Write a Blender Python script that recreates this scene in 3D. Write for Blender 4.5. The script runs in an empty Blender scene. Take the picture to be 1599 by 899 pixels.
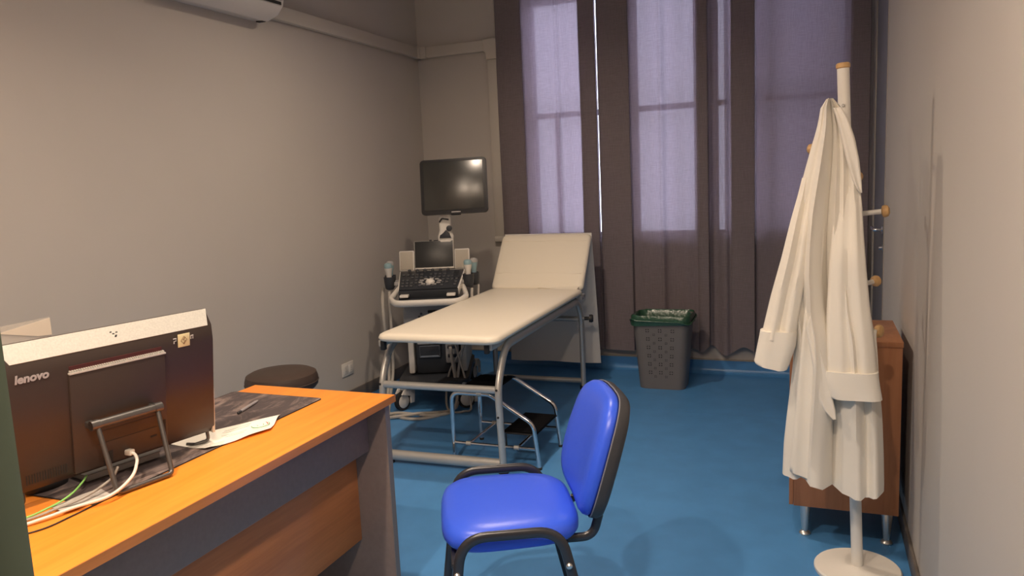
import bpy, bmesh, math, random
from mathutils import Vector, Matrix, noise as mnoise
random.seed(7)
PI = math.pi
S = bpy.context.scene
COL = S.collection

# ------------------------------------------------------------------ camera
CAM_H = 1.45
F_PX = 1191.94
R3 = Matrix(((0.9292748, 0.0091394, -0.3692761), (0.3666394, -0.1445739, 0.9190614), (-0.0449880, -0.9894518, -0.1376997)))
cam_d = bpy.data.cameras.new('camera')
cam_d.sensor_width = 36.0
cam_d.lens = F_PX / 1599.0 * 36.0
cam_d.clip_start = 0.02
cam = bpy.data.objects.new('camera', cam_d)
COL.objects.link(cam)
cam.matrix_world = Matrix.Translation((0, 0, CAM_H)) @ (R3 @ Matrix(((1, 0, 0), (0, -1, 0), (0, 0, -1)))).to_4x4()
S.camera = cam

# ------------------------------------------------------------------ light and exposure
WORLD_STRENGTH = 7.8
LAMPS = [                                  # warm tube downlights under the ceiling: x, y, watts, spread, label
    (-1.15, 0.40, 31.0, 172, 'white tube ceiling lamp nearest the front wall'),
    (-0.28, 0.40, 28.0, 172, 'white tube ceiling lamp just inside the entrance doorway'),
    (-1.45, 1.85, 12.5, 140, 'white tube ceiling lamp above the computer on the desk'),
    (-1.55, 3.50, 18.0, 165, 'white tube ceiling lamp above the foot of the couch'),
]
LAMP_COL = (1.0, 0.80, 0.62)
LAMP_R = 0.045
w = bpy.data.worlds.new('daylight')
S.world = w
w.use_nodes = True
bg = w.node_tree.nodes['Background']
bg.inputs[0].default_value = (0.92, 0.92, 1.0, 1)
bg.inputs[1].default_value = WORLD_STRENGTH
S.view_settings.view_transform = 'Standard'
S.view_settings.look = 'None'
S.view_settings.exposure = 0.18
S.view_settings.gamma = 1.0
S.view_settings.use_curve_mapping = False

# ------------------------------------------------------------------ materials
MATS = {}
def mat(name, col, rough=0.5, metal=0.0, var=0.0, vscale=8.0, bump=0.0, bscale=60.0, stretch=None, coat=0.0, trans=0.0, ior=1.45, emit=None, spec=0.5, sheen=0.0):
    m = bpy.data.materials.new(name)
    m.use_nodes = True
    nt = m.node_tree
    p = nt.nodes['Principled BSDF']
    p.inputs['Base Color'].default_value = (*col, 1)
    p.inputs['Roughness'].default_value = rough
    p.inputs['Metallic'].default_value = metal
    p.inputs['IOR'].default_value = ior
    p.inputs['Specular IOR Level'].default_value = spec
    p.inputs['Coat Weight'].default_value = coat
    p.inputs['Transmission Weight'].default_value = trans
    p.inputs['Sheen Weight'].default_value = sheen
    if emit:
        p.inputs['Emission Color'].default_value = (*emit[:3], 1)
        p.inputs['Emission Strength'].default_value = emit[3]
    tc = nt.nodes.new('ShaderNodeTexCoord')
    mp = nt.nodes.new('ShaderNodeMapping')
    nt.links.new(tc.outputs['Object'], mp.inputs[0])
    if stretch:
        mp.inputs['Scale'].default_value = stretch
    if var > 0:
        n = nt.nodes.new('ShaderNodeTexNoise')
        n.inputs['Scale'].default_value = vscale
        n.inputs['Detail'].default_value = 4
        nt.links.new(mp.outputs[0], n.inputs['Vector'])
        r = nt.nodes.new('ShaderNodeValToRGB')
        r.color_ramp.elements[0].position = 0.3
        r.color_ramp.elements[1].position = 0.7
        r.color_ramp.elements[0].color = (*[max(0, c * (1 - var)) for c in col], 1)
        r.color_ramp.elements[1].color = (*[min(1, c * (1 + var)) for c in col], 1)
        nt.links.new(n.outputs['Fac'], r.inputs[0])
        nt.links.new(r.outputs[0], p.inputs['Base Color'])
    if bump > 0:
        n2 = nt.nodes.new('ShaderNodeTexNoise')
        n2.inputs['Scale'].default_value = bscale
        n2.inputs['Detail'].default_value = 3
        nt.links.new(mp.outputs[0], n2.inputs['Vector'])
        b = nt.nodes.new('ShaderNodeBump')
        b.inputs['Strength'].default_value = bump
        b.inputs['Distance'].default_value = 0.004
        nt.links.new(n2.outputs['Fac'], b.inputs['Height'])
        nt.links.new(b.outputs[0], p.inputs['Normal'])
    MATS[name] = m
    return m

def wood(name, c1, c2, stretch, rough=0.4, coat=0.15):
    m = mat(name, c1, rough, coat=coat)
    nt = m.node_tree
    p = nt.nodes['Principled BSDF']
    tc = [n for n in nt.nodes if n.bl_idname == 'ShaderNodeTexCoord'][0]
    mp = [n for n in nt.nodes if n.bl_idname == 'ShaderNodeMapping'][0]
    mp.inputs['Scale'].default_value = stretch
    n1 = nt.nodes.new('ShaderNodeTexNoise'); n1.inputs['Scale'].default_value = 3.0; n1.inputs['Detail'].default_value = 6; n1.inputs['Distortion'].default_value = 0.6
    n2 = nt.nodes.new('ShaderNodeTexNoise'); n2.inputs['Scale'].default_value = 14.0; n2.inputs['Detail'].default_value = 4
    nt.links.new(mp.outputs[0], n1.inputs['Vector']); nt.links.new(mp.outputs[0], n2.inputs['Vector'])
    mx = nt.nodes.new('ShaderNodeMath'); mx.operation = 'MULTIPLY_ADD'; mx.inputs[1].default_value = 0.35
    nt.links.new(n2.outputs['Fac'], mx.inputs[0]); nt.links.new(n1.outputs['Fac'], mx.inputs[2])
    r = nt.nodes.new('ShaderNodeValToRGB')
    r.color_ramp.elements[0].position = 0.50; r.color_ramp.elements[0].color = (*c1, 1)
    r.color_ramp.elements[1].position = 0.85; r.color_ramp.elements[1].color = (*c2, 1)
    nt.links.new(mx.outputs[0], r.inputs[0]); nt.links.new(r.outputs[0], p.inputs['Base Color'])
    return m

WALL = mat('wall_paint', (0.51, 0.475, 0.435), 0.75, var=0.015, vscale=2.0, bump=0.05, bscale=90)
CEIL = mat('ceiling_paint', (0.76, 0.74, 0.70), 0.85)
FLOORM = mat('blue_vinyl', (0.08, 0.27, 0.58), 0.42, var=0.06, vscale=7.0, bump=0.03, bscale=160)
SKIRT_B = mat('blue_vinyl_cove', (0.07, 0.24, 0.52), 0.30, var=0.05)
SKIRT_G = mat('grey_skirting', (0.16, 0.14, 0.125), 0.5)
CREAMW = mat('trunking_plastic', (0.56, 0.52, 0.46), 0.45)
ACW = mat('ac_plastic', (0.66, 0.63, 0.60), 0.4)
DARKSLOT = mat('dark_slot', (0.02, 0.02, 0.02), 0.7)
DESKTOP = wood('beech_laminate', (0.97, 0.32, 0.038), (0.87, 0.26, 0.026), (9, 0.55, 9), 0.45, 0.0)
DESKEDGE = wood('beech_edge', (0.62, 0.24, 0.07), (0.5, 0.19, 0.05), (9, 0.6, 9), 0.4)
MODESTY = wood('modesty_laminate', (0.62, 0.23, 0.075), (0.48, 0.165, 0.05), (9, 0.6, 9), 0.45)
DESKGREY = mat('desk_grey_panel', (0.25, 0.187, 0.162), 0.55, var=0.06, vscale=60)
DESKGREY_E = mat('desk_grey_edge', (0.24, 0.22, 0.215), 0.5)
CABWOOD = wood('cabinet_wood', (0.42, 0.185, 0.085), (0.33, 0.135, 0.06), (7, 7, 0.7), 0.5, 0.05)
ALU = mat('aluminium', (0.72, 0.70, 0.67), 0.32, 0.9)
CHROME = mat('chrome', (0.80, 0.80, 0.82), 0.10, 1.0)
GREYMET = mat('grey_painted_tube', (0.62, 0.60, 0.56), 0.36, 0.55)
VINYLW = mat('cream_vinyl', (0.86, 0.79, 0.66), 0.42, bump=0.08, bscale=35)
SHEETW = mat('white_cover', (0.74, 0.72, 0.69), 0.7, bump=0.1, bscale=20)
BLACKP = mat('black_plastic', (0.022, 0.022, 0.024), 0.45)
BLACKR = mat('black_rubber', (0.018, 0.018, 0.02), 0.8)
BLUEV = mat('blue_vinyl_upholstery', (0.04, 0.115, 0.82), 0.33, bump=0.06, bscale=55, spec=0.6)
BLACKT = mat('black_tube', (0.03, 0.03, 0.036), 0.28, 0.0, spec=0.7)
SHELLB = mat('chair_back_shell', (0.05, 0.05, 0.055), 0.5, bump=0.1, bscale=300)
COATM = mat('white_cotton', (0.82, 0.775, 0.69), 0.85, var=0.02, vscale=5, bump=0.06, bscale=40, sheen=0.2)
RACKW = mat('white_enamel', (0.82, 0.79, 0.73), 0.35)
KNOBW = wood('knob_beech', (0.68, 0.43, 0.20), (0.60, 0.36, 0.15), (20, 20, 4), 0.45)
BINM = mat('bin_plastic', (0.165, 0.155, 0.152), 0.5)
LINER = mat('green_liner', (0.030, 0.095, 0.058), 0.22, spec=0.8, bump=0.9, bscale=45)
USW = mat('ultrasound_white', (0.70, 0.67, 0.62), 0.4)
USG = mat('ultrasound_grey', (0.36, 0.35, 0.345), 0.45)
USD = mat('ultrasound_dark', (0.030, 0.034, 0.042), 0.42)
USK = mat('key_grey', (0.075, 0.078, 0.085), 0.5)
USBL = mat('probe_blue', (0.25, 0.38, 0.42), 0.4)
SPKCLOTH = mat('speaker_mesh', (0.44, 0.40, 0.34), 0.8, bump=0.4, bscale=500)
SCREEN = mat('screen_glass', (0.030, 0.030, 0.026), 0.24, spec=1.0)
PANELSC = mat('touch_panel_glass', (0.020, 0.021, 0.022), 0.35, spec=0.5)
AIOB = mat('aio_black', (0.050, 0.036, 0.030), 0.40, spec=0.45)
AIOS = mat('aio_silver', (0.66, 0.64, 0.58), 0.38, 0.25, var=0.08, vscale=220)
AIOG = mat('aio_dark_metal', (0.14, 0.135, 0.13), 0.35, 0.7)
LETTER = mat('lettering_silver', (0.55, 0.53, 0.52), 0.4, 0.3)
YELST = mat('cream_sticker', (0.80, 0.72, 0.42), 0.6)
BROWNINK = mat('brown_ink', (0.20, 0.09, 0.03), 0.7)
PAPER = mat('paper', (0.88, 0.85, 0.76), 0.8)
INKG = mat('print_grey', (0.62, 0.62, 0.58), 0.8)
INKGR = mat('print_green', (0.15, 0.42, 0.18), 0.8)
INKR = mat('print_red', (0.62, 0.15, 0.12), 0.8)
PENM = mat('pen_plastic', (0.30, 0.28, 0.29), 0.3)
CABW = mat('cable_white', (0.78, 0.74, 0.66), 0.5)
CABG = mat('cable_grey', (0.36, 0.33, 0.29), 0.5)
CABGR = mat('cable_green', (0.28, 0.62, 0.16), 0.5)
CORDG = mat('cord_beige', (0.42, 0.39, 0.35), 0.5)
LEATHB = mat('brown_leatherette', (0.068, 0.045, 0.035), 0.5, bump=0.1, bscale=60)
DOORG = mat('door_grey', (0.17, 0.175, 0.19), 0.5)
DOORFR = mat('door_frame_beige', (0.36, 0.32, 0.27), 0.5)
JAMBG = mat('jamb_green', (0.11, 0.145, 0.10), 0.5)
JAMBB = mat('jamb_brown', (0.20, 0.165, 0.125), 0.6)
WINFR = mat('window_frame', (0.55, 0.54, 0.56), 0.4)
SOCK = mat('socket_plastic', (0.72, 0.68, 0.62), 0.4)
BLOCKM = mat('daylight_blocker_grey', (0.30, 0.28, 0.30), 0.9)
LAMPGL = mat('lamp_diffuser', (0.9, 0.85, 0.75), 0.4, emit=(1.0, 0.80, 0.62, 3.0))

# desk mat with a pale smoky print
def mat_deskmat():
    m = mat('desk_mat_print', (0.05, 0.04, 0.042), 0.6)
    nt = m.node_tree; p = nt.nodes['Principled BSDF']
    mp = [n for n in nt.nodes if n.bl_idname == 'ShaderNodeMapping'][0]
    mp.inputs['Scale'].default_value = (7.0, 2.6, 1.0)
    n = nt.nodes.new('ShaderNodeTexNoise'); n.inputs['Scale'].default_value = 1.5; n.inputs['Detail'].default_value = 9; n.inputs['Roughness'].default_value = 0.72; n.inputs['Distortion'].default_value = 1.2
    nt.links.new(mp.outputs[0], n.inputs['Vector'])
    r = nt.nodes.new('ShaderNodeValToRGB')
    e = r.color_ramp.elements
    e[0].position = 0.47; e[0].color = (0.070, 0.054, 0.056, 1)
    e[1].position = 0.68; e[1].color = (0.36, 0.27, 0.235, 1)
    nt.links.new(n.outputs['Fac'], r.inputs[0]); nt.links.new(r.outputs[0], p.inputs['Base Color'])
    return m
DMAT = mat_deskmat()

def mat_glass():
    m = bpy.data.materials.new('pane_glass'); m.use_nodes = True
    nt = m.node_tree; nt.nodes.clear()
    o = nt.nodes.new('ShaderNodeOutputMaterial'); t = nt.nodes.new('ShaderNodeBsdfTransparent'); g = nt.nodes.new('ShaderNodeBsdfGlossy')
    g.inputs['Roughness'].default_value = 0.02; t.inputs[0].default_value = (0.86, 0.90, 0.93, 1)
    fr = nt.nodes.new('ShaderNodeFresnel'); fr.inputs[0].default_value = 1.45
    mx = nt.nodes.new('ShaderNodeMixShader')
    nt.links.new(fr.outputs[0], mx.inputs[0]); nt.links.new(t.outputs[0], mx.inputs[1]); nt.links.new(g.outputs[0], mx.inputs[2]); nt.links.new(mx.outputs[0], o.inputs[0])
    return m
GLASS = mat_glass()

def mat_acrylic():
    m = bpy.data.materials.new('clear_plastic'); m.use_nodes = True
    nt = m.node_tree; nt.nodes.clear()
    o = nt.nodes.new('ShaderNodeOutputMaterial'); t = nt.nodes.new('ShaderNodeBsdfTransparent'); d = nt.nodes.new('ShaderNodeBsdfPrincipled')
    d.inputs['Base Color'].default_value = (0.75, 0.68, 0.58, 1); d.inputs['Roughness'].default_value = 0.15
    mx = nt.nodes.new('ShaderNodeMixShader'); mx.inputs[0].default_value = 0.25
    nt.links.new(t.outputs[0], mx.inputs[1]); nt.links.new(d.outputs[0], mx.inputs[2]); nt.links.new(mx.outputs[0], o.inputs[0])
    return m
ACRY = mat_acrylic()

def mat_curtain():
    m = bpy.data.materials.new('curtain_linen'); m.use_nodes = True
    nt = m.node_tree; nt.nodes.clear()
    o = nt.nodes.new('ShaderNodeOutputMaterial')
    tc = nt.nodes.new('ShaderNodeTexCoord')
    def weave(scale):
        mp = nt.nodes.new('ShaderNodeMapping'); mp.inputs['Scale'].default_value = scale
        n = nt.nodes.new('ShaderNodeTexNoise'); n.inputs['Scale'].default_value = 1.0; n.inputs['Detail'].default_value = 3
        nt.links.new(tc.outputs['Object'], mp.inputs[0]); nt.links.new(mp.outputs[0], n.inputs['Vector'])
        return n
    a = weave((420, 60, 16)); b = weave((16, 16, 420))
    mul = nt.nodes.new('ShaderNodeMath'); mul.operation = 'ADD'
    nt.links.new(a.outputs['Fac'], mul.inputs[0]); nt.links.new(b.outputs['Fac'], mul.inputs[1])
    r = nt.nodes.new('ShaderNodeValToRGB')
    e = r.color_ramp.elements
    e[0].position = 0.35; e[1].position = 0.75
    e[0].color = (0.25, 0.214, 0.226, 1); e[1].color = (0.34, 0.290, 0.304, 1)
    half = nt.nodes.new('ShaderNodeMath'); half.operation = 'MULTIPLY'; half.inputs[1].default_value = 0.5
    nt.links.new(mul.outputs[0], half.inputs[0]); nt.links.new(half.outputs[0], r.inputs[0])
    df = nt.nodes.new('ShaderNodeBsdfDiffuse'); nt.links.new(r.outputs[0], df.inputs[0])
    tl = nt.nodes.new('ShaderNodeBsdfTranslucent'); tl.inputs[0].default_value = (0.30, 0.235, 0.33, 1)
    r2 = nt.nodes.new('ShaderNodeValToRGB')
    r2.color_ramp.elements[0].position = 0.35; r2.color_ramp.elements[1].position = 0.7
    r2.color_ramp.elements[0].color = (0.245, 0.185, 0.25, 1); r2.color_ramp.elements[1].color = (0.385, 0.29, 0.39, 1)
    nt.links.new(half.outputs[0], r2.inputs[0]); nt.links.new(r2.outputs[0], tl.inputs[0])
    ad = nt.nodes.new('ShaderNodeMixShader'); ad.inputs[0].default_value = 0.30
    nt.links.new(df.outputs[0], ad.inputs[1]); nt.links.new(tl.outputs[0], ad.inputs[2])
    tr = nt.nodes.new('ShaderNodeBsdfTransparent'); tr.inputs[0].default_value = (0.9, 0.82, 0.95, 1)
    mx = nt.nodes.new('ShaderNodeMixShader'); mx.inputs[0].default_value = 0.025
    nt.links.new(ad.outputs[0], mx.inputs[1]); nt.links.new(tr.outputs[0], mx.inputs[2])
    nt.links.new(mx.outputs[0], o.inputs[0])
    return m
CURT = mat_curtain()

# ------------------------------------------------------------------ geometry helpers
def NB():
    return bmesh.new()

def V(m, p):
    p = Vector(p)
    return m @ p if m is not None else p

def box(bm, x0, x1, y0, y1, z0, z1, bev=0.0, m=None, seg=2):
    vs = [bm.verts.new(V(m, p)) for p in ((x0, y0, z0), (x1, y0, z0), (x1, y1, z0), (x0, y1, z0), (x0, y0, z1), (x1, y0, z1), (x1, y1, z1), (x0, y1, z1))]
    fs = [bm.faces.new([vs[i] for i in q]) for q in ((3, 2, 1, 0), (4, 5, 6, 7), (0, 1, 5, 4), (1, 2, 6, 5), (2, 3, 7, 6), (3, 0, 4, 7))]
    if bev > 0:
        es = list({e for f in fs for e in f.edges})
        bmesh.ops.bevel(bm, geom=es, offset=bev, segments=seg, affect='EDGES', profile=0.5)
    return bm

def fillet(pts, r, n=6, closed=False):
    pts = [Vector(p) for p in pts]
    out = []
    N = len(pts)
    for i, p in enumerate(pts):
        if not closed and (i == 0 or i == N - 1):
            out.append(p); continue
        a = pts[i - 1]; b = pts[(i + 1) % N]
        rr = r[i] if isinstance(r, (list, tuple)) else r
        da = (a - p); db = (b - p)
        la, lb = da.length, db.length
        da.normalize(); db.normalize()
        ang = da.angle(db)
        if rr <= 0 or ang > PI - 0.02:
            out.append(p); continue
        t = min(rr / math.tan(ang / 2), la * 0.49, lb * 0.49)
        p0 = p + da * t; p1 = p + db * t
        for k in range(n + 1):
            s = k / n
            out.append((1 - s) ** 2 * p0 + 2 * s * (1 - s) * p + s * s * p1)
    return out

def catmull(pts, n=8):
    pts = [Vector(p) for p in pts]
    P = [2 * pts[0] - pts[1]] + pts + [2 * pts[-1] - pts[-2]]
    out = []
    for i in range(1, len(P) - 2):
        p0, p1, p2, p3 = P[i - 1:i + 3]
        for k in range(n):
            t = k / n
            out.append(0.5 * ((2 * p1) + (-p0 + p2) * t + (2 * p0 - 5 * p1 + 4 * p2 - p3) * t * t + (-p0 + 3 * p1 - 3 * p2 + p3) * t ** 3))
    out.append(pts[-1])
    return out

def tube(bm, pts, r, seg=12, closed=False, cap=True, m=None, flat=None, up=None):
    """flat=(ra, rb): elliptical section; up: reference vector for the first axis"""
    pts = [V(m, p) for p in pts]
    N = len(pts)
    rings = []
    prev = None
    for i, p in enumerate(pts):
        if closed:
            t = pts[(i + 1) % N] - pts[i - 1]
        else:
            t = pts[min(i + 1, N - 1)] - pts[max(i - 1, 0)]
        t.normalize()
        if prev is None:
            ref = Vector(up) if up else (Vector((0, 0, 1)) if abs(t.z) < 0.9 else Vector((1, 0, 0)))
            a = (ref - t * ref.dot(t)).normalized()
        else:
            a = (prev - t * prev.dot(t)).normalized()
        prev = a
        b = t.cross(a)
        rr = r[i] if isinstance(r, (list, tuple)) else r
        ra, rb = flat if flat else (rr, rr)
        rings.append([bm.verts.new(p + a * ra * math.cos(2 * PI * k / seg) + b * rb * math.sin(2 * PI * k / seg)) for k in range(seg)])
    M_ = N if closed else N - 1
    for i in range(M_):
        A, B_ = rings[i], rings[(i + 1) % N]
        for k in range(seg):
            bm.faces.new((A[k], A[(k + 1) % seg], B_[(k + 1) % seg], B_[k]))
    if cap and not closed:
        bm.faces.new(list(reversed(rings[0]))); bm.faces.new(rings[-1])
    return bm

def lathe(bm, prof, m=None, seg=24, cap=True):
    rings = []
    for r, z in prof:
        rings.append([bm.verts.new(V(m, (r * math.cos(2 * PI * k / seg), r * math.sin(2 * PI * k / seg), z))) for k in range(seg)])
    for A, B_ in zip(rings[:-1], rings[1:]):
        for k in range(seg):
            bm.faces.new((A[k], A[(k + 1) % seg], B_[(k + 1) % seg], B_[k]))
    if cap:
        bm.faces.new(list(reversed(rings[0]))); bm.faces.new(rings[-1])
    return bm

def loft(bm, rings, cap0=True, cap1=True, closed=True, m=None):
    R_ = [[bm.verts.new(V(m, p)) for p in rg] for rg in rings]
    n = len(R_[0])
    for A, B_ in zip(R_[:-1], R_[1:]):
        for k in range(n if closed else n - 1):
            bm.faces.new((A[k], A[(k + 1) % n], B_[(k + 1) % n], B_[k]))
    if closed and cap0: bm.faces.new(list(reversed(R_[0])))
    if closed and cap1: bm.faces.new(R_[-1])
    return R_

def rrect(w_, h_, r, n=6):
    out = []
    for cx, cy, a0 in ((w_ / 2 - r, h_ / 2 - r, 0), (-w_ / 2 + r, h_ / 2 - r, 90), (-w_ / 2 + r, -h_ / 2 + r, 180), (w_ / 2 - r, -h_ / 2 + r, 270)):
        for k in range(n + 1):
            a = math.radians(a0 + 90 * k / n)
            out.append((cx + r * math.cos(a), cy + r * math.sin(a)))
    return out

def cushion(bm, outline, prof, m=None):
    """outline 2d; prof list of (inset, z) from bottom to top"""
    w_ = max(p[0] for p in outline) - min(p[0] for p in outline); h_ = max(p[1] for p in outline) - min(p[1] for p in outline)
    rings = []
    for ins, z in prof:
        sx = (w_ - 2 * ins) / w_; sy = (h_ - 2 * ins) / h_
        rings.append([(x * sx, y * sy, z) for x, y in outline])
    loft(bm, rings, m=m)
    return bm

def extr(bm, poly, a0, a1, axis, m=None, bev=0.0):
    """extrude a 2d polygon along an axis: 'y' -> poly is (x,z); 'x' -> (y,z); 'z' -> (x,y)"""
    def P(p, a):
        return {'y': (p[0], a, p[1]), 'x': (a, p[0], p[1]), 'z': (p[0], p[1], a)}[axis]
    A = [bm.verts.new(V(m, P(p, a0))) for p in poly]; B_ = [bm.verts.new(V(m, P(p, a1))) for p in poly]
    n = len(poly)
    fs = [bm.faces.new(list(reversed(A))), bm.faces.new(B_)]
    for k in range(n):
        fs.append(bm.faces.new((A[k], A[(k + 1) % n], B_[(k + 1) % n], B_[k])))
    if bev > 0:
        es = [e for e in set(fs[0].edges) | set(fs[1].edges)]
        bmesh.ops.bevel(bm, geom=es, offset=bev, segments=2, affect='EDGES', profile=0.5)
    return bm

def finish(bm, smooth=38):
    bmesh.ops.recalc_face_normals(bm, faces=bm.faces)
    me = bpy.data.meshes.new('m')
    bm.to_mesh(me); bm.free()
    if smooth:
        me.shade_smooth()
        me.set_sharp_from_angle(angle=math.radians(smooth))
    return me

def tag(o, label=None, cat=None, group=None, kind=None):
    if label: o['label'] = label
    if cat: o['category'] = cat
    if group: o['group'] = group
    if kind: o['kind'] = kind
    return o

def obj(name, bm, material, parent=None, label=None, cat=None, group=None, kind=None, smooth=38):
    me = bm if isinstance(bm, bpy.types.Mesh) else finish(bm, smooth)
    me.name = name
    if material is not None and not me.materials: me.materials.append(material)
    o = bpy.data.objects.new(name, me)
    COL.objects.link(o)
    if parent: o.parent = parent
    return tag(o, label, cat, group, kind)

def thing(name, label, cat, loc=(0, 0, 0), rz=0.0, group=None):
    o = bpy.data.objects.new(name, None)
    o.empty_display_size = 0.1
    COL.objects.link(o)
    o.location = loc; o.rotation_euler = (0, 0, rz)
    return tag(o, label, cat, group)

def T(x=0, y=0, z=0): return Matrix.Translation((x, y, z))
def RX(a): return Matrix.Rotation(math.radians(a), 4, 'X')
def RY(a): return Matrix.Rotation(math.radians(a), 4, 'Y')
def RZ(a): return Matrix.Rotation(math.radians(a), 4, 'Z')
def aim(p, d):
    """matrix that puts local +z along d at p"""
    return Matrix.Translation(p) @ Vector(d).to_track_quat('Z', 'Y').to_matrix().to_4x4()

def text_mesh(body, size, depth=0.0005, shear=0.0, offset=0.0):
    c = bpy.data.curves.new('t', 'FONT'); c.body = body; c.size = size; c.extrude = depth; c.shear = shear; c.resolution_u = 3; c.offset = offset
    o = bpy.data.objects.new('t', c)
    COL.objects.link(o)
    dg = bpy.context.evaluated_depsgraph_get()
    me = bpy.data.meshes.new_from_object(o.evaluated_get(dg))
    bpy.data.objects.remove(o); bpy.data.curves.remove(c)
    return me

# ------------------------------------------------------------------ room shell
XL, XR, YF, YB, ZC = -2.96, 0.338, 0.30, 5.58, 3.02
bm = NB(); box(bm, XL - 0.2, 1.6, -1.9, YB + 0.2, -0.1, 0.0)
floor = obj('floor', bm, FLOORM, kind='structure')
bm = NB(); box(bm, XL, XR, 4.603, 4.609, 0.0, 0.0006)
obj('weld_seam', bm, SKIRT_B, floor)
bm = NB(); box(bm, XL - 0.2, 1.6, -1.9, YB + 0.2, ZC, ZC + 0.1)
obj('ceiling', bm, CEIL, kind='structure')
bm = NB(); box(bm, XL - 0.15, XL, -1.9, YB + 0.2, 0, ZC)
obj('wall_left', bm, WALL, kind='structure')
# right wall with the grey door's opening
DY0, DY1, DZ = 4.50, 5.36, 2.62
bm = NB()
box(bm, XR, XR + 0.15, YF, DY0, 0, ZC); box(bm, XR, XR + 0.15, DY1, YB + 0.2, 0, ZC); box(bm, XR, XR + 0.15, DY0, DY1, DZ, ZC)
obj('wall_right', bm, WALL, kind='structure')
# back wall with three window openings
SILL, WTOP = 0.99, 2.80
WINS = [(-2.06, -1.42), (-1.27, -0.765), (-0.70, 0.215)]
bm = NB()
xs = [XL] + [v for wn in WINS for v in wn] + [XR + 0.15]
for i in range(0, len(xs), 2): box(bm, xs[i], xs[i + 1], YB, YB + 0.2, 0, ZC)
for a, b in WINS:
    box(bm, a, b, YB, YB + 0.2, 0, SILL); box(bm, a, b, YB, YB + 0.2, WTOP, ZC)
obj('wall_back', bm, WALL, kind='structure')
# front wall beside the entrance, corridor behind the camera
bm = NB()
box(bm, XL, -0.47, 0.08, YF, 0, ZC); box(bm, -0.47, XR + 0.15, 0.08, YF, 2.2, ZC)
obj('wall_front', bm, WALL, kind='structure')
bm = NB(); box(bm, XL, 1.6, -1.9, -1.75, 0, ZC); box(bm, 1.45, 1.6, -1.75, 0.08, 0, ZC); box(bm, XR + 0.15, 1.6, 0.08, 0.3, 0, ZC)
obj('wall_corridor', bm, WALL, kind='structure')
# entrance door frame: near jamb at the left edge of the picture
d2 = thing('door_2', 'green and brown frame of the open entrance doorway at the left edge', 'doorway'); d2['kind'] = 'structure'
bm = NB(); box(bm, -0.476, -0.446, 0.055, 0.272, 0, 2.2, 0.003); obj('jamb', bm, JAMBB, d2)
bm = NB(); box(bm, -0.480, -0.443, 0.2725, 0.300, 0, 2.2, 0.006); obj('stop_strip', bm, JAMBG, d2)
bm = NB(); box(bm, -0.44, XR + 0.1, 0.06, 0.30, 2.17, 2.2, 0.003); obj('door_head', bm, JAMBG, d2)
# skirtings
bm = NB(); box(bm, XL, XL + 0.014, YF, YB, 0, 0.085, 0.003); obj('baseboard_left', bm, SKIRT_G, kind='structure')
bm = NB(); box(bm, XR - 0.012, XR, YF, DY0 - 0.06, 0, 0.075, 0.003); obj('baseboard_right', bm, SKIRT_G, kind='structure')
prof = [(YB, 0.0), (YB - 0.055, 0.0005)] + [(YB - 0.055 + 0.045 * math.sin(t), 0.045 - 0.045 * math.cos(t) + 0.0006) for t in [PI / 2 * k / 8 for k in range(1, 9)]] + [(YB - 0.010, 0.098), (YB, 0.098)]
bm = NB(); extr(bm, prof, XL + 0.014, XR, 'x')
bb = obj('baseboard_back', bm, SKIRT_B, kind='structure')
bm = NB(); box(bm, XL + 0.014, XR, YB - 0.014, YB, 0.0985, 0.108, 0.002); obj('cap_strip', bm, DOORFR, bb)

# windows
for i, (a, b) in enumerate(WINS):
    wn = thing('window_%d' % (i + 1), None, None, ((a + b) / 2, YB + 0.10, SILL)); wn['kind'] = 'structure'
    W2 = (b - a) / 2; H = WTOP - SILL
    bm = NB()
    for x0, x1, z0, z1 in ((-W2, -W2 + 0.05, 0, H), (W2 - 0.05, W2, 0, H), (-W2 + 0.05, W2 - 0.05, 0, 0.05), (-W2 + 0.05, W2 - 0.05, H - 0.05, H)):
        box(bm, x0, x1, -0.03, 0.03, z0, z1, 0.004)
    obj('window_frame', bm, WINFR, wn)
    bm = NB(); box(bm, -W2 + 0.05, W2 - 0.05, -0.025, 0.025, 0.925, 0.965, 0.003); obj('transom', bm, WINFR, wn)
    parts = [(-W2 + 0.05, W2 - 0.05)]
    if i == 0:
        bm = NB(); box(bm, -0.12, -0.09, -0.024, 0.024, 0.05, 0.925, 0.003); obj('mullion', bm, WINFR, wn)
    if i == 2:
        bm = NB(); box(bm, -0.16, -0.10, -0.024, 0.024, 0.05, H - 0.05, 0.003); obj('mullion', bm, WINFR, wn)
    for z0, z1 in ((0.05, 0.925), (0.965, H - 0.05)):
        bm = NB(); box(bm, -W2 + 0.05, W2 - 0.05, -0.003, 0.003, z0, z1); obj('pane', bm, GLASS, wn)
    bm = NB(); box(bm, -W2 + 0.001, W2 - 0.001, -0.099, -0.03, 0.0005, 0.025, 0.005); obj('window_sill', bm, WINFR, wn)
bm = NB(); box(bm, -0.75, 2.2, 7.0, 7.3, -1, 6); box(bm, -0.75, 2.2, 6.99, 7.0, 0.9, 1.0)  # unseen wall added to cut the daylight reaching the right-hand window
obj('daylight_blocker', bm, BLOCKM, kind='structure')

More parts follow.
